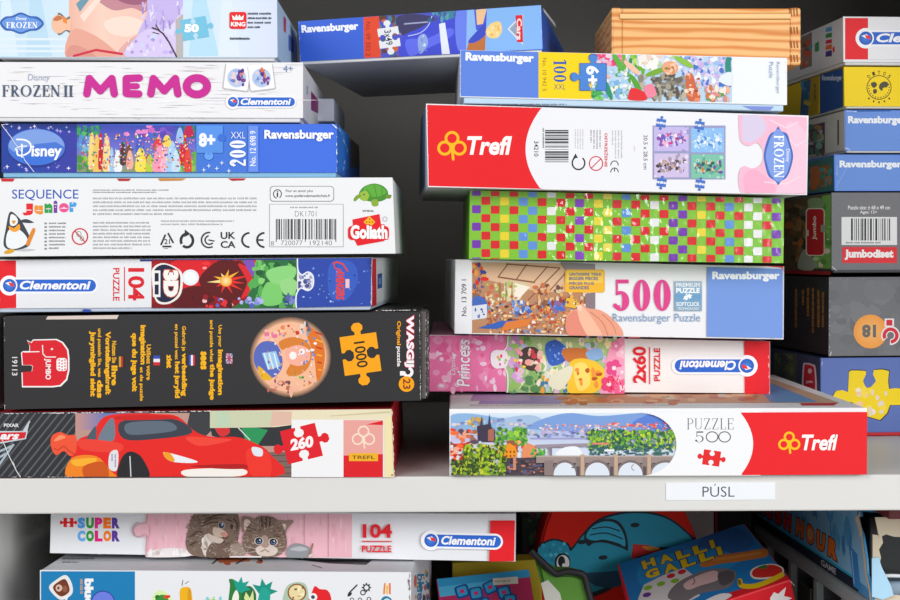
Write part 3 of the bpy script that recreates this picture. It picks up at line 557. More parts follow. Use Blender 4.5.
c.ell(293, 355.5, 3.6, 4, 'f4f0ee'); c.ell(302, 351.5, 3, 3, 'f6ecea'); c.blob([(306, 332), (312, 328), (322, 340), (325, 356), (322, 374), (317, 380), (314, 356)], 'd8762c')
for i in range(6): c.line([(315+i*.6, 332+i*7.5), (323-i*.3, 335+i*7)], 1.5, 'f0b048' if i % 2 else 'b83a22', False)
c.scatter(300, 322, 311, 334, 12, ['5f7a90', '8fa8ba', '3f5468', 'e9d0c4'], 1.3, 3.2); c.scatter(264, 330, 282, 338, 10, ['e07a9c', 'f4b8c8', 'd0567c'], 1.4, 3); c.scatter(280, 324, 298, 334, 8, ['c43a2c', 'f2c4a8', 'e08a5a'], 1.2, 2.8); c.scatter(268, 380, 296, 392, 14, ['b86a5a', '6a4a4e', 'e9b49c', '8a5560'], 1.4, 4); c.scatter(296, 338, 316, 364, 14, ['a9c4e8', '6f8cc8', 'f2f0f6'], .8, 2); c.scatter(296, 372, 310, 380, 8, ['5a9048', '8ab86a', 'e9c49a'], 1.2, 2.6)
c.scatter(262, 326, 318, 388, 60, ['f6d4c0', 'e09a7c', 'c86a5a', 'f2e4dc', '6a7ab4', 'd8903f'], .6, 1.5)
c.open('piece_emblem'); c.tilt(lambda: c.piece(360.5, 354, 18.5, 19.5, (1, -1, 1, -1), 'efa41c', k=.32), 360.5, 354, -8); c.tilt(lambda: c.text('1000', 355.5, 341.5, 366.5, 367.5, '2f2416', 90, .015), 360.5, 354.5, -8)
c.open('title_lettering'); c.text('WASGIJ', 404.5, 315.5, 414, 367, 'f5eff2', 90, .05, 0, ('c22848', .05)); c.ring(408, 372, 5.5, 5.5, 3, 'f5eff2', -80, 190); c.rect(400, 371, 403.5, 375.5, 'f5eff2'); c.text('Original', 396, 321, 401, 345, 'efa41c', 90, .03); c.text('puzzle', 396, 346.5, 401, 366.5, 'efe9e6', 90, .03); c.ell(406.5, 384, 7.8, 7.8, 'efa41c'); c.text('23', 403, 378.5, 410.5, 389, '7a2f1c', 90, .02)
c.open('edge_wear'); c.poly([(48, 316.2), (119, 315), (117, 319), (46, 319.5)], 'd8c9c0'); c.wear([(4.3, 318), (5, 345)], 8, 'c9c6c4', .7); c.wear([(419.5, 312), (420.5, 399)], 60, 'cfcbc8', .8); c.wear([(375, 310.5), (420, 310)], 30, 'e0dcda', .8); c.wear([(5, 404), (5, 409)], 4, 'd9d6d4', .8); c.flush()
for k, (dx, y0, y1) in enumerate(((2.2, 311.5, 398.8), (4.2, 313, 397.5))):             # frayed layers at the burst corner
    q = [at(x, y, .002+.002*k) for x, y in ((418-k, y0), (421.5+dx, y0), (421.5+dx, y1), (418-k, y1))]
    l = link('frayed_layer', hexa([p+Vector((.0016, 0, 0)) for p in q]+[p+Vector((.0016, .06, 0)) for p in q], .0004), card('3a3838' if k else '55504e'), o.root)
    f = Canvas(q[0], Vector((0, -1, 0)), l); f.open('edge_wear').wear([(423.6+dx, y0+1), (423.8+dx, y1-1)], 26, 'd4d0cc', .9); f.flush()
# --- red car box mended with tape
o = box('puzzle_box', 'red sports car puzzle box mended with yellowed tape, resting on the shelf', [(-3, 412.5), (391.5, 409), (394, 476.3), (-3, 477.6)], -.001, .0, .25, 'b41e28', '34353a', None)
c = o.c; c.open('front_panel')
c.poly([(-2, 414), (76, 413), (76, 476.5), (-2, 476.5)], '2e3034')
c.clip = (-2, 413, 76, 476.5)
for i in range(-9, 14): c.line([(i*8-10, 480), (i*8+46, 410)], 1.7, '5a5c60', False)
c.clip = None
c.open('picture', (50, 413, 292, 476.6)); c.poly([(75.5, 413), (292, 411), (292, 476.5), (75, 476.5)], 'b9958a'); c.hgrad(76, 413, 150, 430, [(0, 'c0938c'), (.4, '6a7ab0'), (1, '8a5a5a')]); c.poly([(190, 412), (230, 412), (206, 436), (186, 430)], '3a3c40'); c.poly([(208, 414), (292, 412), (292, 446), (250, 446), (212, 436)], '2f3236'); c.blob([(212, 420), (224, 420), (230, 432), (220, 436)], 'c83438'); c.poly([(240, 424), (268, 430), (258, 445), (246, 442)], '2f8f5a'); c.line([(231, 420), (250, 440)], 1, 'd9dcd8', False); c.line([(214, 424), (226, 414)], 1.2, 'e9e6e2', False); c.poly([(262, 452), (292, 452), (292, 476.5), (262, 476.5)], '7a6660')
for i in range(4): c.line([(262, 456+i*6), (292, 455+i*6)], 1, '5a4a46', False)
# a plain red car
c.blob([(68, 476), (72, 455), (78, 440), (92, 433), (104, 417), (128, 413.5), (158, 414), (178, 416.5), (196, 432), (214, 437), (236, 437), (255, 443), (270, 454), (271, 478), (70, 478)], 'd92a26'); c.blob([(98, 440), (108, 421), (114, 420), (114, 440)], '6f7c8a'); c.blob([(86, 440), (96, 426), (95, 442)], '4f5a66'); c.blob([(120, 422), (148, 419), (178, 420), (192, 433), (156, 439), (124, 439)], '3a3f4a'); c.blob([(126, 424), (146, 421), (170, 422), (176, 430), (150, 434), (128, 434)], '5f6a78'); c.blob([(118, 416), (150, 415), (176, 417), (170, 419), (120, 420)], 'c22220')
c.blob([(78, 440), (100, 440), (122, 444), (118, 452), (84, 450)], 'e04438'); c.blob([(68, 478), (72, 458), (96, 456), (110, 470), (114, 478)], 'e8862a'); c.blob([(72, 460), (96, 458), (92, 464), (76, 466)], 'f0b03a'); c.blob([(84, 466), (104, 462), (108, 478), (86, 478)], 'c4581e')
c.blob([(119, 478), (120, 462), (126, 453), (134, 452), (143, 459), (149, 478)], '26262a'); c.line([(130, 456), (131, 477)], 1.1, 'd0d2d4', False); c.blob([(110, 453), (118, 451), (117, 470), (109, 468)], 'dfe0e4'); c.small(110.5, 454, 117, 468, 2, '5a4a8a', 90)
c.blob([(163, 453), (170, 453), (197, 461), (190, 463), (170, 461)], 'e9ecf0'); c.blob([(163, 453), (170, 453), (175, 461), (168, 460)], 'e8a02a'); c.blob([(186, 437), (214, 438), (232, 440), (200, 446)], 'e54a3c'); c.blob([(184, 470), (226, 468), (246, 470), (240, 476), (190, 477)], 'f1ece6'); c.blob([(190, 466), (240, 464), (252, 468), (226, 469)], 'a81a1c'); c.blob([(246, 452), (258, 448), (270, 456), (270, 476), (252, 476)], 'e23a30'); c.blob([(252, 447), (262, 449), (262, 456), (254, 455)], 'dfe4ee')
c.clip = None; c.blob([(51, 446), (52, 436), (60, 432), (68, 435), (76, 436), (76, 452), (70, 456), (64, 451), (56, 455)], 'e4583c'); c.blob([(54, 441), (60, 435), (66, 437), (60, 440)], 'f2926a'); c.line(smooth([(54, 448), (58, 450), (64, 446), (68, 450), (76, 455)], 3, False), 1, 'b83a24', False)
c.open('title_lettering'); c.poly([(-2, 431), (28, 431), (26, 439), (-2, 444)], 'c9d2da'); c.poly([(-2, 432.5), (26.5, 432), (25, 438), (-2, 442.5)], 'c82430'); c.text('ars', 0, 434, 19.5, 439.5, 'f4f2f4', 0, .04, .3); c.text('PIXAR', 4, 423.5, 19, 427, 'e4e6e8', 0, .03); c.line([(30, 421), (23, 432)], 1.6, 'c4ccd4', False); c.poly([(24, 431), (30, 421), (27.5, 431)], 'c4ccd4')
for a in ([(-2, 452), (12, 446)], [(-2, 458), (9, 452)], [(-1, 465), (14, 444)]): c.line(a, 2.2, 'a9b6c0', False)
c.open('end_panel'); c.poly([(291.5, 412), (391, 410), (393, 477), (291.5, 477)], 'efeef0')
c.open('piece_emblem'); c.tilt(lambda: c.piece(301.5, 443.5, 18, 17, (-1, 1, -1, 1), 'd2202c', k=.3), 301.5, 443.5, -14); c.tilt(lambda: c.text('260', 289.5, 437, 313.5, 449, 'f6f2f2', 0, .05, .15), 301.5, 443, -10)
c.open('brand_logo'); c.rect(343.5, 420, 383, 477, 'd01f2a'); c.poly([(343.5, 420), (383, 420), (383, 454), (343.5, 455.5)], 'e3a49c'); c.poly([(366, 424.5), (383, 420.5), (383, 425)], 'd01f2a'); trefoil(c, 363.5, 437, 9.5, 'f2dccb', 1.6); c.rect(349, 453, 378, 461, 'e8b030'); c.text('TREFL', 352, 455.5, 375, 459, '6f4a20', 0, .02)
c.open('tape'); T = 'e2d9b8'; c.poly([(210, 410.8), (391.5, 409), (394, 477.3), (384, 477.3), (383.5, 419.5), (292, 419.5), (291, 425), (276, 427), (210, 428)], 'e6dcbf'); c.poly([(210, 411), (273, 411), (270, 426.5), (210, 428)], 'c9cdb0'); c.poly([(273, 411), (292, 411.5), (291, 424.5), (270, 426.5)], 'dcb8a8'); c.poly([(214, 412), (228, 411), (230, 426), (216, 427)], 'bcd0b4'); c.poly([(330, 415.5), (390, 410.8), (390, 413), (330, 416.5)], 'cfc4a0'); c.poly([(386, 418), (391, 416), (393, 476), (386, 477)], 'ecdfae'); c.ell(392, 475, 1.2, 1, 'b8863c', 10)
c.open('edge_wear'); c.wear([(2, 413.6), (76, 412.6)], 34, 'e4e4e6', .9); c.wear([(50, 413.2), (210, 411)], 70, 'efe9e6', 1); c.wear([(392, 412), (394, 476)], 34, 'f2ead8', 1.2); c.line([(2, 438), (10, 457), (17, 471), (21, 477)], .8, 'e8e8ea', False); c.wear([(0, 476.8), (80, 476.8)], 20, 'e9e9ea', .7); c.wear([(8, 452), (21, 476)], 8, 'e8e8ea', .8)
s = o.side('right'); s.open('side_print').wear([(395, 412), (399, 440), (396, 476)], 16, 'd8a09c', .8); s.flush(); c.flush()
# ================================================================ the middle stack
# --- Trefl-red panorama box at the bottom
o = box('puzzle_box', 'white five hundred piece puzzle box with river bridges picture, above the shelf sign', [(449.5, 409), (867, 407.8), (866.5, 474.4), (449.5, 475.6)], -.004, .0, .34, 'eeeef0', 'f1f1f3', None)
c = o.c
c.open('picture', (450.5, 412.8, 675, 475)); c.vgrad(450, 412, 675, 475, [(0, 'dfe9f2'), (.12, 'c4d9ec'), (.3, 'b4c4e4'), (.45, 'c9c0de'), (.6, 'dfe6f0'), (1, 'e4e9f2')])
c.blob([(450, 416), (470, 413.5), (500, 418), (520, 420), (520, 432), (450, 432)], '8fb4da'); c.blob([(500, 420), (530, 415), (545, 422), (540, 432), (500, 432)], 'a9c0dc'); c.blob([(532, 424), (552, 416), (572, 413), (600, 416), (640, 413), (676, 414), (676, 432), (540, 430)], '7f9fd4'); c.blob([(632, 424), (650, 414), (664, 413), (674, 424), (660, 430)], '5f7fcc')
c.scatter(540, 424, 674, 434, 260, ['f2d0c4', 'e08a78', 'c9b4d8', 'f6efe9', '8a8fc8', 'd86a5a', 'b9a4c4'], .5, 1.4, 1.4); c.scatter(452, 420, 535, 436, 60, ['c9bcd0', '9aa8cc', 'e4cabc', '7a8ab8', 'd8d4e0'], 1, 2.6, 1.3)
c.scatter(602, 423, 668, 428, 36, ['e0584a', 'f0b0a0', 'd8706a'], .8, 1.8, 1.8)
c.vgrad(520, 436, 675, 452, [(0, 'b9c4e0'), (1, 'dfe4ee')]); c.rect(530, 437.5, 600, 439.5, '9f9fc8'); c.scatter(535, 432, 590, 437, 30, ['6a6fb0', '8f9acc', '5a8a6a'], .8, 2, 1.5)
c.scatter(468, 418, 484, 426, 14, ['c9a45a', 'e4c87a', '9a7f5a'], 1.2, 2.6)
for x, t, w in ((481.5, 416, 4), (489.5, 414, 4)): c.poly([(x-w*.5, 428), (x, t), (x+w*.5, 428)], '3f3f58')
c.poly([(477, 426), (488, 424), (495, 430), (495, 442), (478, 442)], '40384a'); c.poly([(488, 430), (494, 428), (494, 441), (488, 441)], 'a86a5a')
c.scatter(450, 430, 476, 446, 34, ['d8482a', 'e8703f', '5a4a58', 'b83a28', '9a6a5a', 'f0a080'], 1.5, 3.6, 1.3); c.scatter(450, 444, 472, 464, 70, ['e03a1e', 'f26a40', 'c42c1c', 'e8e0d8', '8a4a40', 'f0a888'], 1.1, 2.8, 1.3)
c.scatter(496, 428, 528, 446, 150, ['4a8a3c', '6fae3f', '8fc43f', '3a6f38', '5a9a48'], .9, 2.3); c.scatter(510, 430, 520, 436, 8, ['a4d050', '7fc048'], 1.5, 3)
c.scatter(480, 441, 530, 452, 26, ['e8683a', 'd84a28', 'f0b06a', '9a5a48', 'c4d4e4'], 1.6, 3.4)
c.poly([(500, 450), (503, 446), (509, 443), (515, 446), (517, 452), (517, 460), (500, 460)], 'e8962c')
for i in range(4):
    for j in range(2): c.rect(502+i*3.8, 450.5+j*4.3, 503.6+i*3.8, 452.8+j*4.3, '8a4a1c')
c.poly([(522, 448), (528, 443), (536, 446), (538, 456), (522, 458)], 'e09068'); c.scatter(532, 450, 548, 458, 16, ['4a9a48', '6fb848', '3a7a4a'], 1.5, 3)
c.poly([(500, 458), (552, 457), (552, 476), (500, 476)], '4a3f48'); c.scatter(506, 459, 548, 474, 50, ['6a5058', '3a3038', '8f6a5a', '5a5a78', 'c4806a', '2f2a34'], 1, 2.6, 1.4); c.rect(513, 456, 516, 470, 'c48a70')
c.scatter(464, 445, 505, 476, 420, ['3f5a24', '5a7f28', '7fa42c', 'a4bc34', 'c4cc44', '34481f', '8fae30'], .9, 2.4); c.scatter(452, 460, 478, 476, 180, ['2f3f24', '4a6a28', '7f9f30', 'a8b83c', '3a4a26'], .8, 2.2)
# two bridges
c.poly([(536, 444.5), (604, 442.5), (604, 446), (536, 448)], '9a8f9c'); c.poly([(548, 447), (560, 446), (560, 456), (550, 456)], '8a7f8a')
c.vgrad(552, 448, 675, 462, [(0, 'cfd8e8'), (1, 'dfe6f0')]); c.blob([(556, 455), (562, 448), (574, 446), (580, 449), (580, 456)], 'eef1f6')
c.scatter(588, 430, 675, 450, 420, ['4a8a3f', '6fae3c', 'a4c83f', 'c4d44a', '3a6f48', '2f5a4a', '8fbf3c'], .8, 2.2); c.scatter(590, 444, 672, 455, 160, ['2f5a58', '3a6a5a', '4a7a70', '3f5f7a'], .8, 2, 1.4); c.rect(592, 442.3, 609, 444.2, 'd88a7a'); c.rect(604, 449, 614, 451, 'eef2f6')
c.rect(536, 455.5, 676, 462.5, '9a8a86'); c.rect(536, 455.2, 676, 456.6, 'b4a69e')
for x0, x1 in ((553, 576), (584.5, 609.5), (617.5, 642.5), (650.5, 680)):
    c.poly(ellpts((x0+x1)/2, 474, (x1-x0)/2+1.6, 14.4, 20, 180, 360)+[(x1+1.6, 477), (x0-1.6, 477)], '7d6f70'); 
c.rect(544, 460, 553, 476, '8a7a78')
for x0, x1 in ((575.5, 585), (609, 618), (642, 651)): c.rect(x0, 457, x1, 476, '8f7f7a'); c.rect(x0+5, 454, x0+8.4, 476, 'c4a890'); c.rect(x0+.6, 466, x0+4, 476, '5a5058')
for x0, x1 in ((553, 576), (584.5, 609.5), (617.5, 642.5), (650.5, 680)): c.poly(ellpts((x0+x1)/2, 474.5, (x1-x0)/2-.4, 12.4, 20, 180, 360)+[(x1-.4, 477), (x0+.4, 477)], 'dde4ee')
c.ring(634, 467, 3.2, 3.4, 1, 'a89a94', 90, 260); c.ell(572.5, 467, 1.4, .8, '5a5a6a', 8)
c.clip = None
c.open('end_panel'); arc = ellpts(640, 444, 36, 31.4, 18, -88, 88)
c.poly(arc+[(652, 475.2), (760, 475), (760, 412), (652, 412.2)], 'f2f2f4')
arc = [(752.5-12.5*(abs(y-443.5)/31)**2, y) for y in range(473, 412, -5)]
c.poly([(740, 412.2), (866.3, 411.6), (866, 474), (741, 474.7)]+arc, 'dd2128')
c.open('title_lettering'); c.serif('PUZZLE', 686.5, 418, 733, 429, '5a5a60', 0, .09, .035); c.serif('5', 694.5, 431, 703, 442, '5a5a60', 0, .09, .04); c.ring(711.5, 436.5, 6.3, 5.6, 1, '5a5a60'); c.ring(724, 436.5, 6.3, 5.6, 1, '5a5a60')
c.open('piece_emblem'); c.tilt(lambda: c.piece(711, 457.5, 8.6, 7.6, (-1, 1, -1, 1), 'd92a2c', k=.36), 711, 457.5, 8)
c.open('brand_logo'); trefoil(c, 788.5, 442, 9, 'f2c01f', 2.2); c.text('Trefl', 801, 434, 837, 450, 'faf6f4', 0, .03, .22)
t = o.top(); t.open('top_print'); yb = 377
t.poly([(478, 403.5), (840, 403), (772, 379), (500, 379)], 'c4a48c'); t.poly([(478, 404), (560, 404), (565, 396), (486, 396)], '9a8fc4'); t.poly([(470, 401), (530, 400.5), (528, 393), (474, 393)], 'b4a0c8'); t.poly([(560, 403.5), (760, 403), (735, 392), (570, 393)], 'd0946a'); t.scatter(560, 393, 760, 403, 50, ['e8b890', 'b86a4a', 'd8c4b0', '9a8a6a', 'c9744a'], 2, 5, 2); t.poly([(771, 402.5), (818, 402.2), (768, 382), (752, 382)], '6f96c4'); t.small(470, 404.2, 815, 406.3, 1, '8a868a', h=.4, word=(3, 9)); t.poly([(800, 403.4), (838, 403.2), (834, 405.6), (802, 405.6)], 'c4303a'); t.flush()
c.open('edge_wear'); c.wear([(450, 460), (450, 475)], 8, 'dcdcd8', 1); c.wear([(449.8, 411), (450, 470)], 8, 'd0ccc8', .6); c.flush()
# --- pink princess style box
o = box('puzzle_box', 'pink flowery puzzle box with an upside down capsule logo', [(429.5, 334.8), (770, 341.5), (770, 393.2), (429.5, 391)], .118, .0, .27, 'e9a0bc', 'efeeee', None)
c = o.c; c.open('front_panel'); c.hgrad(429.5, 335.5, 510, 391.3, [(0, 'ea7aa8'), (1, 'ec82ae')])
c.scatter(430, 337, 507, 390, 60, ['f4a0c2', 'f6b8d0', 'f090b6', 'e86a9c', 'f9d0e0'], 2, 5.5); c.scatter(432, 338, 506, 390, 16, ['f9d4e2', 'fbe4ec'], 1.5, 3.5)
c.open('title_lettering'); c.text('Princess', 456.5, 339.5, 470, 386.5, 'fbf4f7', -90, .015, .1, ('a03a68', .02)); c.text('Disney', 450, 352, 457, 375, 'f8eef2', -90, .0, .15, ('a03a68', .015))
c.open('picture', (506, 336, 624, 393.2)); c.poly([(506, 336), (625, 338.5), (625, 393.5), (506, 392.5)], 'a9c48a')
c.scatter(508, 337, 622, 392, 240, ['8fb86a', 'c4d89a', '6fa05a', 'e4e8b4', 'b4c8d8', 'd8b4d8', 'f2e4a8', '6a9a6a', 'f0ead0', 'dfeacc'], 1.5, 4.5)
c.scatter(508, 338, 520, 390, 22, ['d8a8d8', 'e8c4e4', 'c48ac4', '9ac46a'], 2, 5); c.scatter(520, 372, 545, 391, 26, ['3f6f4a', '5a8a58', '2f5a44', '8ab46a'], 2, 5)
c.blob([(519, 356), (524, 348), (534, 347), (540, 353), (540, 366), (532, 371), (523, 366)], '4a3a38'); c.scatter(528, 350, 542, 370, 14, ['e8c4b4', 'f4d8c8', 'c8404a', 'e9a89a'], 2, 4); c.blob([(546, 344), (556, 340), (566, 348), (566, 360), (552, 366), (546, 356)], '3a62b4'); c.scatter(548, 344, 566, 364, 22, ['6a90d8', '9ab8e8', '2f4f9a'], .6, 1.4)
c.blob([(562, 350), (580, 348), (590, 352), (586, 362), (568, 362)], 'c8783c'); c.blob([(570, 362), (592, 360), (606, 374), (596, 392), (568, 392)], 'f0c83f'); c.blob([(574, 366), (586, 364), (590, 384), (578, 390)], 'f6e07a'); c.scatter(574, 366, 600, 386, 12, ['d87a30', 'b85a28', 'e89a4a'], 1.5, 3.4); c.scatter(538, 372, 566, 391, 26, ['e8a04a', 'f2d8a0', 'd8e0d0', '8a6a4a', 'f0e4d0', '4a7aa8'], 1.5, 3.6); c.blob([(586, 352), (600, 348), (602, 358), (590, 360)], '8fb4dc'); c.blob([(548, 384), (556, 372), (572, 366), (570, 378), (560, 390)], 'e4e4cc')
c.scatter(512, 340, 524, 372, 16, ['e8405a', 'f8a0a8', 'f2d04a', 'fbe8e0', 'd82a4a'], 1, 2.8)
c.open('flower_panel', (600, 337, 624.5, 393.6)); c.blob([(604, 380), (606, 360), (612, 344), (625, 336), (640, 340), (640, 396), (602, 396)], 'f0a4c0')
def flower(x, y, r, k, k2):
    for i in range(5): c.ell(x+r*.62*math.cos(i*1.257), y+r*.62*math.sin(i*1.257), r*.5, r*.5, k, 12)
    c.ell(x, y, r*.28, r*.28, k2, 10)
for x, y, r, k in ((614, 368, 8, 'd8508c'), (622, 352, 6, 'f8c4d8'), (609, 384, 8, 'e04a7a'), (622, 388, 8, 'e86a98'), (616, 346, 5, 'e88ab0'), (622, 372, 6, 'f4b0cc')): flower(x, y, r, k, 'f8e4ec')
c.scatter(606, 376, 624, 392, 26, ['d8304a', 'f8d8e0', 'c81f48'], .5, 1.2)
c.clip = None
e = smooth([(508, 336.5), (507, 346), (503, 351), (496, 350.5), (491.5, 354), (492, 364), (497, 368), (503, 366.5), (507, 372), (508, 384), (507, 392.5)], 4, False)
c.open('puzzle_edge'); c.blob([(492, 354), (498, 350.5), (506, 351), (508, 359), (506, 367), (498, 368), (492.5, 364)], 'f6ecf0'); c.scatter(497, 354, 508, 366, 9, ['e8405a', 'f2a050', 'd83a6a', '9ac46a'], .7, 1.8); c.line(e, 1.3, 'f8f0f4', False)
c.open('piece_count'); c.text('2x60', 632.5, 346.5, 646, 383, 'd01f30', -90, .03); c.rect(649, 347, 650, 384, 'd01f30'); c.text('PUZZLE', 654, 348, 660, 381, 'd01f30', -90, .02)
c.open('end_panel'); c.poly([(744, 341), (769.5, 341.5), (769.5, 393.8), (744.5, 393.6)], 'd8202c')
clem(c, 671.5, 355, 757.5, 376.5, 180)
c.open('edge_wear'); c.wear([(429.8, 336), (429.8, 390)], 10, 'f4e0e6', .8); c.wear([(768, 345), (769, 393)], 12, 'f4d8d8', .9); c.wear([(440, 335.4), (560, 337.6)], 10, 'f0e8ea', .6); c.flush()
# --- white five hundred piece box with a hand
o = box('puzzle_box', 'white puzzle box with pink number 500 and a hand picture', [(455.5, 259.4), (784, 266.6), (783.5, 339.4), (454.5, 333.6)], .085, .03, .27, 'e6e6e8', 'ededf0', None, inset=2)
c = o.c; c.open('item_number'); c.text('No. 13 709 1', 461.5, 279.5, 466.5, 316, '2a2a2e', -90, .01)
c.open('picture', (472, 262.3, 595, 334.8)); c.poly([(472, 262), (595, 265), (595, 335.5), (471.5, 333)], 'b98a6a')
c.poly([(480, 262), (595, 264), (595, 292), (540, 292), (488, 280)], 'e0bb9c')
for a, b in (((508, 264), (498, 277)), ((527, 264), (516, 280)), ((548, 266), (534, 282)), ((560, 268), (528, 300)), ((570, 268), (545, 296))): c.line([a, b], 1.2, '8a5f48', False)
c.line([(498, 277), (535, 282.5)], 1.6, '8a5f48', False); c.line([(506, 264), (560, 268)], 1.3, '8a5f48', False); c.poly([(504, 280), (528, 283), (520, 300), (504, 302)], 'd8c8a4'); c.poly([(515, 283), (530, 287), (518, 300), (514, 298)], 'f4eadc')
c.scatter(472, 264, 484, 300, 34, ['6a5a8a', 'd8602f', '3f4a8a', 'e8a050', 'c8302c', '8a6a5a'], 1, 3.4); c.ell(485, 279, 4, 2, 'd8281f', 10)
c.scatter(486, 284, 516, 304, 40, ['b4c06a', 'd8c89a', '8a9a4a', 'e8dcb8', 'c86a4a'], 1.2, 3); 
for x in (500, 506, 512): c.line([(x, 282), (x, 302)], .9, '8a6a4a', False)
c.blob([(472, 300), (478, 296), (486, 300), (487, 312), (472, 316)], '4a6ab4'); c.poly([(472, 306), (487, 304), (487, 318), (472, 320)], 'dfe2ea'); c.scatter(474, 308, 485, 318, 8, ['6a7ab0', '4a5a98'], .8, 1.6)
c.scatter(488, 302, 592, 333, 430, ['c86a3c', 'e89a5a', '8a4a30', 'f0d0a0', '5a7ab8', 'd83a2c', '4a3a38', '7a9ac8', 'f2e8dc', 'b45a38', 'e8b46a', '9a6a50'], .6, 2.1, 1.15)
c.scatter(510, 300, 530, 314, 18, ['4a6ab0', '6f8fd0', '8fa8dc', 'f0e4d4'], 1.4, 3.2); c.scatter(550, 300, 566, 312, 18, ['4a72c0', '6a90d8', '8a6a9a'], 1.4, 3.4); c.poly([(478, 328), (500, 321), (520, 320), (496, 329)], '3a62b0'); c.poly([(506, 322), (532, 318), (528, 326), (500, 331)], 'd8803f'); c.scatter(534, 285, 592, 304, 60, ['8a5a48', 'c8744a', 'e0a878', '6a4a48', 'd8c4a0', '9a3a30', 'e8d4b8'], 1.2, 3); c.poly([(585, 294), (595, 292), (595, 320), (586, 318)], '8a7a80'); c.poly([(560, 262), (595, 264), (595, 272), (566, 270)], '9a9498')
c.clip = None
c.open('ribbon_label'); c.rrect(565, 269.5, 604.5, 292.5, 2.5, 'f0b83c'); c.rrect(566.5, 270.5, 603, 283, 2, 'f6cc62')
for i, t in enumerate(('GRÖSSERE TEILE', 'BIGGER PIECES', 'PIÈCES PLUS', 'GRANDES')): c.text(t, 569, 272.2+i*4.6, 569+(32, 29, 25, 20)[i], 275.6+i*4.6, '5a6a8a', 0, .035)
c.open('hand_picture', (540, 290, 625, 335.6)); c.blob([(566, 322), (569, 312), (576, 309), (582, 303), (587, 308), (600, 310), (612, 318), (622, 330), (618, 338), (576, 336)], 'e8a48a'); c.blob([(569, 314), (578, 311), (588, 322), (590, 338), (570, 336), (565, 326)], 'e08f7c'); c.blob([(577, 306), (582, 306), (592, 318), (602, 336), (590, 338), (580, 322)], 'f2bfa4')
for a in ([(590, 312), (602, 322), (608, 336)], [(602, 314), (612, 324), (616, 334)]): c.line(smooth(a, 3, False), .8, 'c47a64', False)
c.blob([(576, 306), (579, 304), (582, 307), (580, 311)], 'f6d4c4'); c.tilt(lambda: c.piece(571, 303, 5.5, 4.5, (1, 1, 0, -1), 'e8b84a'), 571, 303, 10); c.scatter(567, 300, 576, 306, 6, ['f2e4c4', '8a6a4a', 'd88a3c'], .6, 1.4)
c.clip = None
c.open('piece_count'); P5 = 'd6488c'; c.serif('5', 613, 279.5, 629, 311, P5, 0, .25, .07); c.serif('0', 633, 279.5, 650, 311, P5, 0, .25, .07); c.serif('0', 653.5, 279.5, 670.5, 311, P5, 0, .25, .07)
c.text('Ravensburger Puzzle', 612.5, 313.5, 700, 324, '7f9fc4', 0, -.005)
c.open('seal'); c.vgrad(674, 281, 701.5, 311, [(0, 'a9b9c8'), (.5, '6f9cc4'), (1, '8fa9bc')]); c.text('PREMIUM', 676, 283, 699.5, 287, 'e9f0f6', 0, .02); c.text('PUZZLE', 676, 288, 699.5, 293, 'f4f8fa', 0, .04); c.tilt(lambda: c.piece(687.5, 297, 3.4, 2.2, (1, 1, -1, 1), 'f2f6fa'), 687.5, 297, -25); c.text('SOFTCLICK', 676, 302, 699.5, 306, 'e9f0f6', 0, .03); c.text('TECHNOLOGY', 677, 307.3, 699, 309.6, 'dfe8f0', 0, .02)
c.open('brand_panel'); c.poly([(707, 267), (782.5, 268.8), (782.3, 338), (706.5, 336.6)], '7898d8')
c.open('brand_logo'); c.text('Ravensburger', 712, 271.5, 779.5, 281.5, 'f6f8fc', 0, .045)
c.open('edge_wear'); c.poly([(760, 265.6), (783, 266.4), (783.6, 272), (782, 267.6)], 'd8302c'); c.wear([(455.6, 262), (454.8, 332)], 12, 'c9c4c0', .8); c.wear([(470, 333.8), (780, 338.6)], 16, 'd0a8a8', .7); c.poly([(628, 337), (640, 337.2), (640, 338), (628, 338)], 'c05a5a'); c.flush()
# --- green gift-wrapped box
o = box('puzzle_box', 'green box with checkered red, yellow and purple squares in clear shrink wrap', [(470, 190.2), (784, 198.2), (783.3, 263.2), (469, 259)], .06, .01, .27, '84c63a', '8cca40', None, kind='gloss', rough=.3, cat='box')
c = o.c; c.open('printed_squares')
sx, sy = 9.37, 8.72; kinds = ['7a3ab0', 'd8242a', 'd8242a', 'f2dc3f', 'd8242a', '6a9ae0', '6a9ae0', 'd8242a', 'f4f4f4', 'd8242a', 'd8242a', '8a4ac0', 'd8242a', 'f2e04a', 'f2e46a', 'd8303a', '6a9ae0', 'd8242a', 'd8242a', 'f4f4f4', 'd8242a', '7a3ab0', '7a3ab0', 'd8242a', 'f2e04a', 'd8242a', 'd8242a', '6a9ae0', 'd8242a', 'f4f4f4', 'f4f4f4', 'd8242a', '7a3ab0']
xs0 = 472
for i in range(33):
    for j in range(9):
        if (i+j) % 2: continue
        x = xs0+i*sx; top = 190.2+(x-470)*.0255; y = top-2.5+j*sy
        a, b = max(y, top+.4), min(y+sy*.93, 259+(x-469)*.0134-.3)
        if b-a < 1 or x+sx > 784: continue
        c.rrect(x, a, x+sx*.95, b, 1.2, kinds[i])
c.flush()
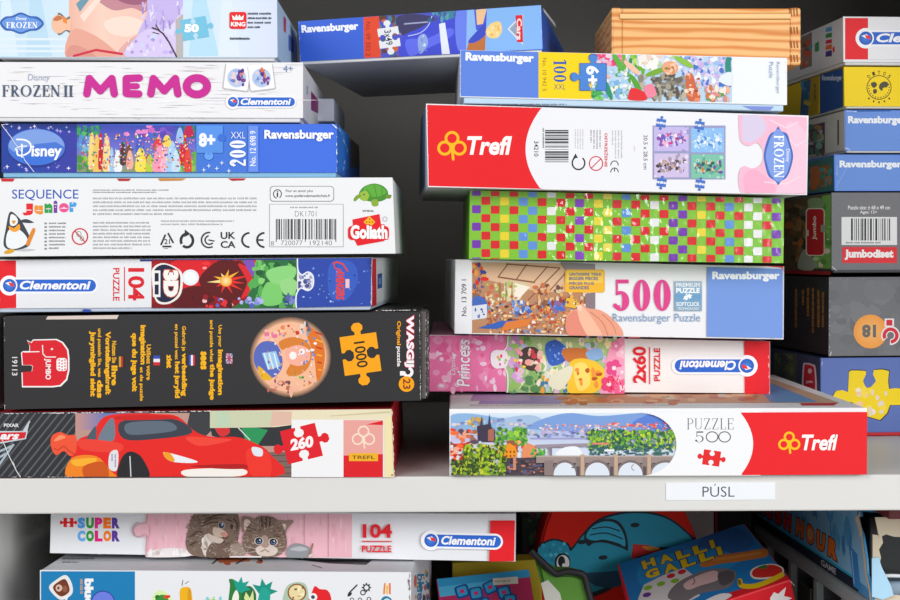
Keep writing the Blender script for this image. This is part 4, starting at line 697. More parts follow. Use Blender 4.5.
# the clear film it is wrapped in: a crinkled sheet standing half a millimetre off the card
def film_mat():
    m = bpy.data.materials.new('clear shrink film'); m.use_nodes = True; nt = m.node_tree; nt.nodes.remove(nt.nodes['Principled BSDF'])
    out = nt.nodes['Material Output']; tr = nt.nodes.new('ShaderNodeBsdfTransparent'); gl = nt.nodes.new('ShaderNodeBsdfGlossy'); mx = nt.nodes.new('ShaderNodeMixShader')
    gl.inputs['Roughness'].default_value = .16; mx.inputs['Fac'].default_value = .1
    nt.links.new(tr.outputs[0], mx.inputs[1]); nt.links.new(gl.outputs[0], mx.inputs[2]); nt.links.new(mx.outputs[0], out.inputs['Surface']); return m
nx, ny = 180, 42; vs, fs = [], []
from mathutils import noise
for j in range(ny+1):
    for i in range(nx+1):
        a, b = i/nx, j/ny; pt = (o.f[0]*(1-a)+o.f[1]*a)*(1-b)+(o.f[3]*(1-a)+o.f[2]*a)*b
        k = .35+1.0*math.exp(-((a-.42)/.2)**2); q = Vector((a*62, b*12+a*8, 0))
        vs.append(pt+o.n*(.0011+.0006*k*(noise.noise(q)+.6*noise.noise(q*2.3)))); 
for j in range(ny):
    for i in range(nx): t0 = j*(nx+1)+i; fs.append((t0, t0+1, t0+nx+2, t0+nx+1))
me = bpy.data.meshes.new('m'); me.from_pydata([tuple(v) for v in vs], [], fs); me.polygons.foreach_set('use_smooth', [True]*len(fs))
link('shrink_wrap', me, film_mat(), o.root)
# --- big red and white box with oval badge
o = box('puzzle_box', 'large red and white puzzle box with pink jigsaw end panel', [(426, 103.6), (808.5, 115.6), (807, 195), (428, 187)], .036, .03, .3, 'e6e4e8', 'ececf0', None, bevel=.0018)
c = o.c; c.open('end_panel'); arc = [(544-17.5*(1-((y-149)/43)**2)-1, y) for y in range(108, 189, 5)]
c.poly([(427, 104.8)]+[(543, 107.8)]+arc+[(543, 189)]+[(428.6, 186)], 'da1f27')
c.open('brand_logo'); trefoil(c, 452, 145.5, 12, 'f0b81f', 2.7); c.text('Trefl', 467, 136, 512, 155, 'f8f4f2', 0, .03, .2)
c.open('barcode'); c.text('34210', 534, 141, 538.5, 156.5, '34363a', 90, .01); c.barcode(545, 130, 568.5, 163.5, '3a3c40', 90); c.small(541.5, 128, 545, 164, 1, '55575a', 90)
c.open('small_print'); c.small(574, 129.5, 584, 150, 4, 'b4b4b8', 90); c.small(589.5, 130, 601.5, 149.5, 4, '77797e', 90); c.small(611, 130.5, 623, 160, 4, 'a4a6aa', 90); c.text('OSTRZEŻENIE', 604.5, 133, 608.3, 167, 'c8303a', 90, .03); c.text('20.5 x 28.5 cm', 643.5, 135, 647.5, 169.5, '3a3c42', 90, .005); c.small(633, 146, 635.5, 157, 1, 'c4c4c8', 90)
c.open('recycling_mark'); c.ring(578.5, 163, 7, 7.3, 1.5, '2f3134', -50, 240); c.poly([(575.5, 153.5), (578, 158), (573, 158)], '2f3134')
c.open('age_warning_mark'); c.ring(596, 163.5, 7.2, 7.5, 1.1, 'c8303a'); c.line([(591, 168.5), (601, 158.5)], 1, 'c8303a', False); c.open('conformity_mark'); c.ring(614.5, 165.5, 4.2, 5, .9, '2f3134', 180, 360); c.ring(614.5, 172.5, 4.2, 5, .9, '2f3134', 180, 360); c.line([(614.5, 168), (614.5, 171.5)], .9, '2f3134', False)
c.open('picture'); c.rect(652.5, 125.5, 725.5, 179.5, '9a9cc0'); 
for (x0, y0, x1, y1), ks, bg in (((654, 127, 688.5, 151), ['7a5ab0', 'c8408c', 'e8b8d0', '4a6ac0', 'f0e4f0', 'a84a7a'], 'c4b8e4'), ((691, 128, 724, 152.5), ['dfeaf6', 'a8ccec', 'f0f4fa', '5a90d0', 'c9e0f4'], '8fbce8'), ((654, 153.5, 688.5, 177.5), ['6a5a50', '3a3a3a', 'c8a080', 'e4d4e8', '8a7a98', 'b8a8c8'], 'cfc0e0'), ((691, 154.5, 724, 178.5), ['3a7a6a', '5aa890', 'c8783c', '6a4aa8', 'e8c89a', '2f5a58'], '7fc0a8')):
    c.clip = (x0, y0, x1, y1); c.rect(x0, y0, x1, y1, bg); c.scatter(x0+4, y0+7, x1-3, y1-6, 70, ks, .8, 2.4); c.scatter(x0, y0, x1, y1, 16, [mix(bg, 'ffffff', .4), mix(bg, ks[0], .4)], .8, 2.4)
c.clip = None
for x, y in ((661, 123), (661.5, 182.5), (699.5, 125.5), (700, 184)): c.tilt(lambda: c.piece(x, y, 4.6, 4, (1, -1, 1, -1), '4a72c0', k=.36), x, y, 8); c.rrect(x-1.6, y-1.2, x+1.6, y+1.2, .5, 'dfe8f6')
c.open('pink_panel'); e = smooth([(738.5, 115), (739, 132), (741, 142), (748, 146), (757, 143), (763, 152), (761, 164), (752, 168.5), (744, 166), (739, 172), (738.5, 184), (741, 193)], 4, False)
c.poly([(806.5, 117), (805.5, 193.8), (742, 192.5)]+e[::-1]+[(740, 114.8)], 'f0bcd0')
c.clip = (742, 115, 806, 193); c.blob([(742, 116), (760, 116), (766, 130), (752, 142), (741, 138)], 'd8cce4'); c.blob([(786, 124), (806, 134), (806, 190), (776, 192), (792, 160)], 'f4c8da'); c.blob([(744, 176), (756, 170), (776, 190), (748, 196)], 'eeb0c8')
for a in ([(782, 132), (796, 146), (806, 140)], [(770, 120), (786, 128), (798, 122)], [(764, 182), (786, 184), (800, 176)]): c.line(a, 1.2, 'f6d8e4', False)
c.clip = None
c.open('title_lettering'); c.blob([(778, 126.5), (781, 131), (787, 134), (790, 143), (793, 156), (790, 170), (786, 178), (781, 181), (778, 185), (775, 181), (769, 177), (766, 170), (763.5, 156), (766, 143), (770, 134), (775, 131)], '4a6ab4'); c.blob([(778, 129), (785, 136), (788.5, 145), (791, 156), (788.5, 168), (785, 176), (778, 182), (771, 175.5), (768, 168), (765.5, 156), (768, 145), (771.5, 136)], '7f9cdc'); c.serif('FROZEN', 773.5, 135.5, 784, 177.5, 'f6f8fc', 90, .2, .07); c.text('Disney', 785, 149, 789.5, 162, 'e9eefa', 90, .01)
c.open('edge_wear'); c.wear([(427, 105), (428.6, 186)], 18, 'f0dcdc', .9); c.wear([(428, 104.8), (540, 108)], 16, 'f0d8d8', .6); c.wear([(430, 186.6), (540, 189.4)], 12, 'f0d0d0', .6); c.wear([(806, 118), (805.5, 193)], 6, 'faf0f4', .8)
s = o.side('left'); s.open('side_print'); s.poly([(425.6, 105), (424.8, 186), (419, 196), (421, 120)], '6f86a4'); s.flush(); c.flush()
# --- blue and yellow hundred piece box
o = box('puzzle_box', 'blue and yellow puzzle box with fairy flower picture, under the wooden box', [(460.5, 50), (787, 58), (787, 105), (460, 97)], .036, .012, .23, 'e6e8ee', 'eef0f4', 6.4, traycol='c4dcf0', inset=3.5)
c = o.c; c.open('brand_panel'); c.poly([(460.8, 50.2), (538.5, 52), (538.5, 98), (460.3, 96.2)], '6084d6'); c.open('brand_logo'); c.tilt(lambda: c.text('Ravensburger', 465.5, 53, 534, 63.8, 'f6f8fc', 0, .045), 500, 58, 1.4)
c.open('piece_count'); c.poly([(538.5, 52), (592, 53.4), (592, 99.4), (538.5, 98)], 'f2d21c'); c.text('No. 10 942 5', 542.5, 58, 546.5, 91, '8a6a20', 90, 0); c.serif('100', 553.5, 59.5, 566.5, 82, '2f5aa8', 90, .2, .07); c.text('XXL', 554, 84, 565.5, 89.5, '4a5a80', 0, -.01)
c.open('picture', [(591.5, 53.8), (732, 57.2), (732, 103), (591.5, 99.6)]); c.poly([(591, 53.4), (733, 56.8), (733, 102.4), (591, 99.2)], 'bcd4e8')
c.scatter(592, 54, 626, 66, 40, ['e87aa4', 'f4a8c0', 'd85a8c', 'f8d0dc', 'e04a7a'], 2, 4.5); c.scatter(620, 54, 652, 72, 26, ['6aae3c', '8fc44a', '3f8a48', 'c4d86a', 'e4ecd8'], 2, 5, .8); c.scatter(640, 54, 700, 70, 46, ['f0e8e4', 'e8cfc4', 'd8dce8', 'f4f0ec', 'b4d0a0'], 2, 5); c.scatter(680, 56, 731, 86, 150, ['c8b4dc', '7fa0dc', 'e0d4ec', 'a4bce8', 'f0f0f4', '4f74c4', 'd0c0e4'], 1.2, 3.6); c.scatter(592, 70, 640, 98, 120, ['a9cce8', 'd8e8f0', '7fb0dc', 'f0ece8', '5aa05a'], 1.2, 3.4); c.scatter(640, 74, 690, 100, 90, ['8a8478', 'a49c8c', '6a665f', 'b8b0a0', '5a5650'], 1.5, 4)
for x, y, a, k in ((608, 90, 70, '2f8f6a'), (600, 74, 20, 'f0b4a4'), (636, 84, 60, '5a9f3c'), (632, 68, 40, 'f4c4b0'), (656, 72, -20, '7aa83c'), (684, 62, 30, '8fbf4a'), (728, 66, 90, '2f8a7a'), (716, 96, -20, '4fa05a'), (618, 62, 60, '5fae48'), (596, 96, 40, '5fb85a')): c.ell(x, y, 11, 2.8, k, 14, a)
c.ell(670, 68, 8, 7, 'e8a884', 14); c.scatter(664, 63, 676, 74, 12, ['b4744a', 'f2c8ac', '7a8a3c', 'd8946a'], 1.4, 2.6); c.blob([(628, 96), (632, 88), (644, 92), (646, 100), (630, 100)], 'd8343a'); c.blob([(644, 88), (652, 84), (656, 94), (648, 98)], 'f08aa0'); c.blob([(686, 76), (692, 74), (696, 86), (700, 98), (688, 100)], 'c86a4a'); c.scatter(686, 74, 702, 100, 18, ['f0c4ac', 'a84a34', 'e8906a', 'f4dcc8'], 1.2, 2.8); c.blob([(718, 80), (728, 72), (738, 78), (730, 86)], 'e4ecf4'); c.scatter(706, 88, 728, 100, 26, ['f0b49a', 'e8d0d8', 'd8908a', 'f4e4d8', 'c87a4a'], 1.4, 3.6); c.scatter(592, 92, 602, 99, 10, ['4fa85a', '7fcc6a', '2f8a58'], 1.5, 3)
c.clip = None
c.open('age_emblem'); c.tilt(lambda: c.piece(593, 77, 13.6, 13.8, (1, 0, -1, 1), '2f5a98', k=.34), 593, 77, 0); c.tilt(lambda: c.piece(593, 77, 13, 13.2, (1, 0, -1, 1), '4f84cc', k=.34), 593, 77, 0); c.text('6+', 586, 66, 599, 85, 'f6f8fc', 90, .04)
c.open('brand_name'); c.text('Ravensburger', 775.5, 62, 779.5, 94, '7f96b8', 90, -.005); c.text('Puzzle', 769, 62, 773, 78, '7f96b8', 90, -.005)
t = Canvas(o.f[0]-o.n*.0012+o.n*.0001, o.n, o.tray); t.open('small_print').small(486, 103.6, 575, 105, 1, '4a5060', h=.8, word=(2, 8)); t.poly([(742, 106), (774, 106.6), (770, 110.5), (752, 110)], '7f8fd0'); t.flush()
c.open('edge_wear'); c.wear([(461, 52), (460.5, 96)], 14, 'c4d4f0', .8); c.wear([(786.5, 60), (786.5, 104)], 6, 'ffffff', .8); c.flush()
# --- tilted blue car box
o = box('puzzle_box', 'tilted blue puzzle box with a blue car picture, bridging the gap between two stacks', [(298, 21.5), (541, 5), (543, 49.5), (300, 61.5)], .097, -.125, .27, '3159b4', '3f6fd0', 3.2, traycol='e2e2e2', inset=1)
c = o.c; c.open('brand_panel'); c.poly([(299, 21.8), (363.5, 17.3), (364, 58), (300.5, 61)], '3a62c8'); c.open('brand_logo'); c.tilt(lambda: c.text('Ravensburger', 301.5, 23.5, 358.5, 33.5, 'f4f6fc', 0, .045), 330, 28.5, -3.4)
c.open('item_number'); c.poly([(363.5, 17.3), (381, 16), (383, 57.2), (364, 58)], 'd8482a'); c.text('No. 09 303 2', 366, 22, 370.5, 56, '7a2018', 90, 0)
c.open('picture', [(379, 16.1), (541, 5.2), (542.5, 49), (381, 57.6)]); c.poly([(379, 16), (487, 8.8), (487, 56), (381, 59)], '4a52b8')
c.scatter(377, 16, 402, 59, 30, ['c8603c', '5a3a30', '3f7a98', '8a5a40', '2f5f88', 'd88a5a'], 2, 5); c.blob([(396, 18), (416, 14), (438, 20), (430, 36), (404, 36)], '3a3660'); c.blob([(402, 38), (420, 28), (440, 18), (460, 14), (470, 20), (466, 58), (404, 60)], '3f4ac4'); c.blob([(406, 40), (428, 38), (450, 28), (452, 36), (424, 50), (410, 56)], '5f6ade'); c.line(smooth([(408, 36), (420, 33), (428, 26), (432, 16)], 4, False), 1, 'b4bcf0', False); c.line([(404, 24), (428, 22)], 1.4, 'a0a4c8', False); c.blob([(418, 38), (425, 34), (428, 44), (420, 54)], '8fa4d8'); c.scatter(419, 36, 427, 52, 7, ['d4e0f0', '6a80c0'], .8, 1.8)
c.poly([(439, 24), (445, 22.5), (450, 54), (442, 55)], 'e4e8f4'); c.blob([(436, 12), (452, 9), (456, 16), (444, 20)], '3f7f98'); c.scatter(430, 10, 456, 22, 12, ['5a9ab0', '2f5f88', '4a4a9a'], 1.2, 3); c.blob([(456, 12), (470, 10), (480, 16), (474, 44), (458, 50)], '6a80e0')
c.poly([(467, 9.8), (490, 8), (490, 56), (466, 57)], '8fb8e8'); c.open('picture', [(379, 16.1), (541, 5.2), (542.5, 49), (381, 57.6)]); c.poly([(474, 9), (490, 7.5), (490, 32), (476, 30)], '4a5ac8'); c.poly([(476, 10), (487, 8), (483, 24), (477, 25)], 'e8c094'); c.poly([(466, 52), (470, 38), (486, 30), (485, 51)], 'b8703c'); c.blob([(468, 42), (478, 30), (487, 22), (486, 34), (476, 42)], '3a4ab8')
c.poly([(487, 7.8), (541, 4.4), (542.5, 52), (485, 55)], '86b4e8'); c.blob([(486, 30), (492, 23), (500, 22), (502, 31), (497, 38), (488, 37)], 'eccf8a'); c.scatter(487, 24, 500, 36, 12, ['f2dca4', 'e8b86a'], 1, 2.4); c.clip = None
c.open('title_lettering'); c.poly([(507.5, 29), (518, 18), (523, 14), (523, 45), (516, 38)], 'd8dee6'); c.poly([(509.5, 29), (519, 19), (522, 17), (522, 42)], '8fa4b8'); c.poly([(515.5, 15.5), (522.5, 15), (523, 42.5), (517, 42)], 'd0242c'); c.text('Cars', 516.6, 18.5, 522, 40, 'f4e4e4', 90, .03)
c.open('piece_emblem'); c.tilt(lambda: c.piece(389, 37.5, 10.5, 10, (1, -1, 1, -1), 'e6e8ec', k=.36), 389, 37.5, -8); c.tilt(lambda: c.text('3x49', 385, 30, 392, 45, '3a3c44', 90, .01), 388.5, 37.5, -8)
u = o.under(); u.open('small_print').small(380, 70, 455, 84, 4, '6a6a68', h=.5, word=(3, 9)); u.flush()
s = o.side('right'); s.open('side_print'); s.poly([(543, 8), (555, 23), (556, 28), (544, 12)], 'dfe4ee'); s.flush()
c.open('edge_wear'); c.wear([(299, 23), (300.5, 62)], 8, 'c4d0ec', .8); c.wear([(540.5, 6), (542, 50)], 8, 'd8e4f4', .8); c.flush()
# --- wooden box with a sliding lid
wm = wood_mat(); Yw = .1
q = [at(x, y, Yw) for x, y in ((611.5, 7.5), (801, 6), (800, 65.6), (611.5, 61.4))]
root = thing('wooden_box', 'pine wooden box with sliding lid and finger joints, above the flower picture box', 'box', (sum(q, Vector())/4+Vector((0, .07, 0))), None); root.location.z = min(p.z for p in q)
d = Vector((0, .15, 0)); T = .007
x0, x1, zt, zb = q[0].x, q[1].x, q[0].z, q[3].z; zbr = q[2].z; y0, y1 = Yw, Yw+.15
def wbox(name, a, b, cc, dd, e, f, bev=.0008, mat=wm): return link(name, aabox(a, b, cc, dd, e, f, bev), mat, root)
lidz = zt-.0045
def wpanel(name, xa, xb, ya, yb, za, zb2, zr=None, bev=.0012):
    zr = za if zr is None else zr
    return link(name, hexa([Vector(p) for yy in (ya, yb) for p in ((xa, yy, zb2), (xb, yy, zb2), (xb, yy, zr), (xa, yy, za))], bev), wm, root)
wpanel('front_panel', x0+.0012, x1-.008, y0, y0+T, zb, zt-.0088, zb+(zbr-zb)*.94, .0006)
wpanel('front_panel', x0+.0012, x1-.008, y0+.0006, y0+T, zt-.0042, zt-.0006, None, .0008)
wpanel('side_panel', x0, x0+T, y0+.0004, y1, zb, zt)
wpanel('side_panel', x1-.0082, x1, y0-.0004, y1, zbr, zt, None, .002)
wpanel('back_panel', x0+.001, x1-.001, y1-T, y1, zb, zt)
wpanel('base', x0+.001, x1-.001, y0+T, y1-T, zb+.001, zb+.005, zbr+.001)
ld = link('sliding_lid', aabox(x0+.006, x1-.0075, y0-.0012, y1-T, zt-.0085, zt-.0045, .0008), plain('pale planed pine', 'f2c890', .45), root)
jc = Canvas(Vector((x0, y0-.0004, zt)), Vector((0, -1, 0)), root)
jc.open('finger_joint')
for yy in (19, 33, 47, 61):
    for k in range(3): jc.poly([(790+k*3, yy-6), (791.6+k*3, yy-6), (792.4+k*3, yy+1), (790.8+k*3, yy+1)] if yy > 20 else [(790+k*3, 8), (791.4+k*3, 8), (792+k*3, 16), (790.6+k*3, 16)], '9a5a2c')
jc.line([(622.5, 8), (622.3, 60)], .5, 'b87a3c', False); jc.flush()
# ================================================================ the stack set further back
YR = .252
def rbox(label, x0, yt0, yb0, yt1, yb1, col, front, tray=None, traycol='dedee0', **k):
    b = .09; Y0 = YR-b*.324; x1 = 1105; kk = lambda x: (D+Y0)/D/(1-b*(x-450)*S/D)
    yr = lambda y: HY+(y-HY)*kk(x0)/kk(x1)-1.0                      # the far end at the same height
    return box(k.pop('name', 'puzzle_box'), label, [(x0, yt0), (x1, yr(yt0)), (x1, yr(yb0)), (x0+k.pop('dx', .5), yb0)], Y0, b, .3, col, front, tray, traycol=traycol, inset=1.5, **k)
o = rbox('white puzzle box with red corner block, topmost of the far stack beside the wooden box', 843, 16.5, 62, 15, 61, 'dcdcde', 'e9eaee', 3.2)
c = o.c; c.open('end_panel'); c.rect(845, 18, 868, 59.5, 'd8202a'); c.rect(868, 59.4, 1050, 59.8, 'c9c9cc')
clem(c, 855.5, 28, 972, 48.5)
s = o.side('left'); s.open('side_print'); 
for y0, y1, k in ((26.5, 31, '5a9ed0'), (32.5, 37, '3f8a4a'), (39, 43, 'c8304a'), (44, 49, 'd8703a'), (50, 56, '4a3a7a')): s.poly([(826, y0+1.5), (832, y0), (832, y1), (825.5, y1+1)], k)
s.poly([(832.5, 48), (834.5, 46), (835, 51), (833, 53)], 'd02a3a'); s.poly([(815, 44), (819, 41), (819, 51), (815, 52)], '3a8a5a'); s.poly([(800, 38), (812, 32), (812, 66), (800, 70)], '8a7a70'); s.scatter(801, 40, 811, 64, 14, ['c8583a', '5a8a9a', '7a5a4a', 'b08a7a'], 1.5, 4); s.flush(); c.flush()
o = rbox('yellow puzzle box end with a round black world emblem, in the far stack', 844, 66.8, 106.3, 66, 106.6, 'f2d318', 'f2d414', 2.2, traycol='e4e4e2')
c = o.c; c.open('round_emblem'); c.ring(879, 87.5, 12.5, 12.3, .8, '3a3414')
for txt, a0, st, r0, hs in (('DITOS', -132, 21, 15.2, 1.9), ('WORLD', 132, -21, 15.2, 1.6)):
    for i, ch in enumerate(txt):
        a = math.radians(a0+i*st); x, y = 879+r0*math.cos(a), 87.5+(r0-.4)*math.sin(a); c.tilt(lambda: c.text(ch, x-1.3, y-hs, x+1.3, y+hs, '3a3414', 0, .02), x, y, math.degrees(a)+(90 if st > 0 else -90)) if txt == 'DITOS' else c.ell(x, y, .9, 1.2, '3a3414', 6)
for i in range(14): a = -.3+i*.28; c.ell(879+10.2*math.cos(a), 87.5+10.2*math.sin(a), .6, .8, '3a3414', 6)
c.blob([(880, 84), (884, 81.5), (888, 83), (887, 87), (883, 88), (882, 91), (879, 88)], '4a4a3a'); c.blob([(871, 83), (875, 82), (877, 85), (874, 88), (871.5, 86)], '4a4a3a'); c.blob([(873, 90), (876, 89), (877, 92), (874, 94)], '4a4a3a')
s = o.side('left'); s.open('side_print'); s.poly([(843, 68), (820, 75), (820, 114), (843, 107)], '27508f'); s.poly([(819.5, 75.5), (811, 78.5), (808, 116), (818, 114)], 'b89a28'); s.poly([(811, 79), (802, 82), (800, 118), (808, 116)], '3a6a98'); s.text('Ravensburger', 822, 75, 842, 82, 'c9d4e8', 0, .04); s.scatter(802, 84, 809, 114, 10, ['5a9ab8', '8a9a4a', 'c8b84a'], 1.2, 3); s.small(813, 84, 817, 112, 1, '5a4a1a', 90); s.flush(); c.flush()
o = rbox('blue box end with white lettering directly under the yellow box', 844.5, 110, 150.8, 109.6, 151, 'd4d2ce', '5f88da', 2, traycol='e6e6e8')
c = o.c; c.open('front_panel'); c.poly([(846, 110.6), (1090, 112.5), (1090, 150), (846, 150.2)], '6e94da'); c.open('brand_logo'); c.text('Ravensburger', 848, 116, 906.5, 125.5, 'f4f7fc', 0, .045); c.open('edge_wear'); c.poly([(852, 109.8), (892, 109.8), (890, 111.5), (854, 111.8)], '2f5aa8'); c.wear([(845.5, 111), (856, 111.5)], 9, 'e9eef6', .9); c.wear([(845.5, 148), (850, 150)], 6, 'e9eef6', .9)
s = o.side('left'); s.open('side_print'); s.poly([(825, 122), (808, 126), (808, 155), (825, 153)], '5a4a5a'); s.scatter(809, 124, 824, 154, 26, ['8fb4a8', 'c4b0c8', '7a5a4a', '5a8a7a', 'b08a5a'], 1.4, 4); s.rect(837.5, 120, 839, 145, '4a4a4a'); s.flush(); c.flush()
o = rbox('plain blue box end with creased corner, on top of the grey barcode box', 834, 154.5, 191, 154.2, 191.4, '3f6aa8', '5f88da')
c = o.c; c.open('front_panel'); c.poly([(835.5, 155.2), (1090, 156.5), (1090, 189.6), (835.5, 190.6)], '6e94da'); c.open('brand_logo'); c.text('Ravensburger', 839.5, 160.5, 902, 169.5, 'f4f7fc', 0, .045); c.open('edge_wear'); c.wear([(836, 157), (838, 190)], 12, 'a9c4ee', 1); c.line([(836, 188), (841, 178), (848, 166)], .7, '8fb0ea', False)
s = o.side('left'); s.open('side_print'); s.poly([(833, 156), (806, 163), (806, 193), (833, 190)], '3a6a6a'); s.scatter(809, 164, 830, 187, 30, ['2f5a5a', '4a8a8a', 'a86a4a', '3f7a70', '7a5a3a'], 2, 5); s.blob([(812, 170), (818, 166), (820, 180), (814, 190), (810, 184)], 'a8603a'); s.flush(); c.flush()
o = rbox('grey puzzle box end with a barcode and red name label', 831.5, 192.6, 270, 193, 271, '55555a', '76767a', 3, traycol='3f3f42', dx=0)
c = o.c; c.open('front_panel'); c.poly([(832.5, 193.4), (1090, 194.5), (1090, 268.5), (832, 269.5)], '77777b'); c.open('small_print'); c.text('Puzzle size: ± 68 x 49 cm', 848, 205.5, 890, 209.5, 'e9e9ea', 0, .015); c.text('Ages: 12+', 860, 210.5, 877, 214.5, 'e9e9ea', 0, .015)
c.open('barcode'); c.rect(841.5, 217, 897, 245, 'e9e9ea'); c.barcode(851, 218.5, 890, 240.5); c.small(846, 241.5, 893, 244, 1, '55575a', h=.7)
c.open('brand_logo'); c.rect(842, 247, 897, 263, 'd8313a'); c.text('Jumbodiset', 844.5, 249.5, 893.5, 260, 'f7f4f4', 0, .055)
s = o.side('left'); s.open('side_print'); s.poly([(831, 194), (784, 201), (784, 270), (831, 269)], '5a4a34'); s.scatter(786, 202, 812, 268, 60, ['3f3424', '7a4f28', '8a6a4a', '2f2a20', 'a8602f', '5a5a4a'], 2, 6); s.poly([(831, 194.5), (822, 196), (812, 268), (831, 268.5)], '7aa85a'); s.scatter(815, 198, 830, 266, 30, ['8fb86a', '5a8a48', 'c4d0a8', '9aa49a', 'e4d0c4'], 1.5, 4); s.blob([(798, 268), (802, 252), (808, 250), (814, 262), (813, 270)], '9a9a94'); s.blob([(808, 200), (820, 198), (824, 206), (812, 212)], '8a9a7a')
s.rrect(806, 208, 825, 256, 4, 'e9e2e0'); s.rrect(807, 209, 824, 255, 3.5, 'c0202c'); s.rect(821, 225, 826, 232, '9aa49a'); s.text('Jumbo', 812.5, 216, 817.5, 240, 'f0e4e4', -90, .03); s.rect(806, 230, 809, 236, 'd8c8c8'); s.poly([(831, 271.5), (784, 270), (784, 273.5), (831, 275)], '8a1420'); s.flush()
c.open('edge_wear'); c.wear([(832.5, 267), (836, 270)], 12, 'dcdcdc', 1); c.wear([(832.5, 194), (832.5, 268)], 12, 'b4b4b4', .6); c.flush()
o = rbox('dark grey puzzle box end with an orange disc, upside down', 829, 277.2, 356.2, 277.2, 357.2, '222124', '6f6f72', None, dx=-.5, rough=.4)
c = o.c; c.open('front_panel'); c.poly([(830, 280), (1090, 280), (1090, 353), (830, 355.5)], '737477'); c.open('front_panel', (830.5, 280, 960, 355)).scatter(832, 282, 960, 354, 60, ['77787b', '6d6e71', '7c7d80'], 4, 12)
c.clip = None; c.open('round_emblem'); c.ell(870.5, 331.5, 17, 17, 'f0a04a'); c.rad(870.5, 331.5, 16, 16, 'f6bc78', 'efa24c'); c.text('18', 862, 324.5, 876, 337.5, '6a6a66', 180, .05); c.ring(890.5, 335.5, 9.5, 9.5, 6, 'f0e9ea', -215, 95); c.rect(884.5, 318.5, 894, 327, 'f0e9ea'); c.ring(890.5, 335.5, 8, 8, 3.4, 'd02c40', -208, 88); c.rect(886.3, 319.8, 892.3, 325.6, 'd02c40')
s = o.side('left'); s.open('slogan_lettering')
for x, y0, y1 in ((796, 289, 336), (803, 290, 318), (808, 288, 330), (813, 288, 346), (818.5, 290, 340), (823, 292, 338)): s.small(x-2, y0, x+2, y1, 1, 'a8782a', 90, h=.7)
s.flush(); c.open('edge_wear'); c.wear([(829.5, 279), (829.5, 354)], 22, 'c9c9ca', .8); c.wear([(830, 355.5), (832, 350)], 6, 'e4e4e4', 1.2); c.wear([(832, 279), (870, 279)], 14, '9a9a9c', .7); c.flush()
o = rbox('blue puzzle box end with a big yellow jigsaw piece, bottom of the far stack', 820.5, 358, 433, 358.4, 433.6, '2f3a58', '5a6fae', 3.4, traycol='c8242c', dx=.3)
c = o.c; c.open('front_panel'); c.poly([(822, 359), (1090, 357), (1090, 427), (822, 432)], '6074b0')
c.open('piece_emblem')
pp = [(833, 396), (836, 391), (842, 390), (848, 392), (849, 372), (851, 370.5), (858, 370.5), (866, 371), (866, 374), (863, 381), (866, 388), (871, 387), (876, 381), (873, 374), (874, 370), (882, 369.5), (889, 371), (888, 381), (889, 389), (896, 388), (903, 389), (903, 405), (890, 405), (887, 413), (880, 420), (866, 416), (852, 402), (842, 402), (836, 400)]
c.poly([(861+(x-861)*1.03, 394+(y-394)*1.04) for x, y in pp], '2a2a2e'); c.poly(pp, 'f2d420'); c.scatter(856, 388, 886, 412, 20, ['f0c9a8', 'f4ead8', 'e8d8c8', 'f6dc50'], 2, 4.5)
s = o.side('left'); s.open('side_print'); s.poly([(797, 354), (774, 352.5), (774, 375), (797, 390)], '4a5a48'); s.scatter(776, 356, 796, 380, 16, ['5a6a4a', '3a4a48', '6a7a5a'], 2, 5); s.blob([(803, 366), (806, 363), (812, 364), (816, 369), (816, 400), (803, 395)], 'd8cccc'); s.blob([(804.5, 367), (807, 364.5), (811, 365.5), (814.5, 370), (814.5, 398), (804.5, 394)], 'b02030'); s.ell(810, 371, 2, 2.6, 'e0c8c8', 10); s.text('Jumbo', 806, 380, 813, 384, 'e4d4d4', 0, .03); s.flush()
c.open('edge_wear'); c.wear([(822, 362), (822, 366)], 6, 'b4bcd8', 1); c.flush()
# --- the paper shelf sign
ys = ZP(500)
sg = thing('shelf_sign', 'white paper strip sign with thin capitals stuck on the shelf edge', 'sign', (XP(721), -.0004, ys))
pl = link('paper_strip', hexa([at(x, y, -.0006) for x, y in ((666, 482.8), (775.5, 482.2), (775.5, 499.6), (666, 500.2))]+[at(x, y, -.0001) for x, y in ((666, 482.8), (775.5, 482.2), (775.5, 499.6), (666, 500.2))], 0), plain('white label paper', 'edf0f4', .6), sg)
cv = Canvas(at(700, 490, -.0006), Vector((0, -1, 0)), pl); cv.open('sign_lettering'); cv.text('PÚSL', 702.5, 483.8, 734.5, 496.8, '3a3f52', 0, -.008); cv.flush()
# ================================================================ the compartment below
zl = Z_LOW
o = box('puzzle_box', 'white puzzle box with two kittens before a pink wall, below the shelf', [(51, 512), (516, 513.8), (515.5, 561.5), (50, 553)], .042, -.03, .3, 'dcdde1', 'e6e7eb', None)
c = o.c
c.open('title_lettering')
c.piece(68.5, 522.5, 5, 4.6, (-1, 1, -1, 1), 'd8202a', k=.4)
for t, y0, y1, ks in (('SUPER', 517.5, 528.5, ('5aa0e0', '2f9a3a', 'e0308a', 'f07a1e', '5a3a9a')), ('COLOR', 530.5, 541.5, ('6aace8', '2f9a3a', 'd82080', 'f0801e', '5a3a9a'))):
    for i, ch in enumerate(t): c.text(ch, 77.5+i*8.6, y0, 85.4+i*8.6, y1, ks[i], 0, .075)
c.open('picture', (146, 513.8, 352, 557.5)); c.poly([(146, 513), (352, 514), (352, 558), (146, 555)], 'e9b9c4')
for i in range(70): x = R.uniform(147, 350); y = R.uniform(512, 545); c.line([(x, y), (x+R.uniform(-1, 1), y+R.uniform(4, 14))], R.uniform(.6, 2.2), R.choice(['eec4cc', 'e4aeba', 'f0ccd2', 'e6b4be']), False)
for x in (304, 328): c.rect(x, 513, x+.8, 557, 'd09aa6')
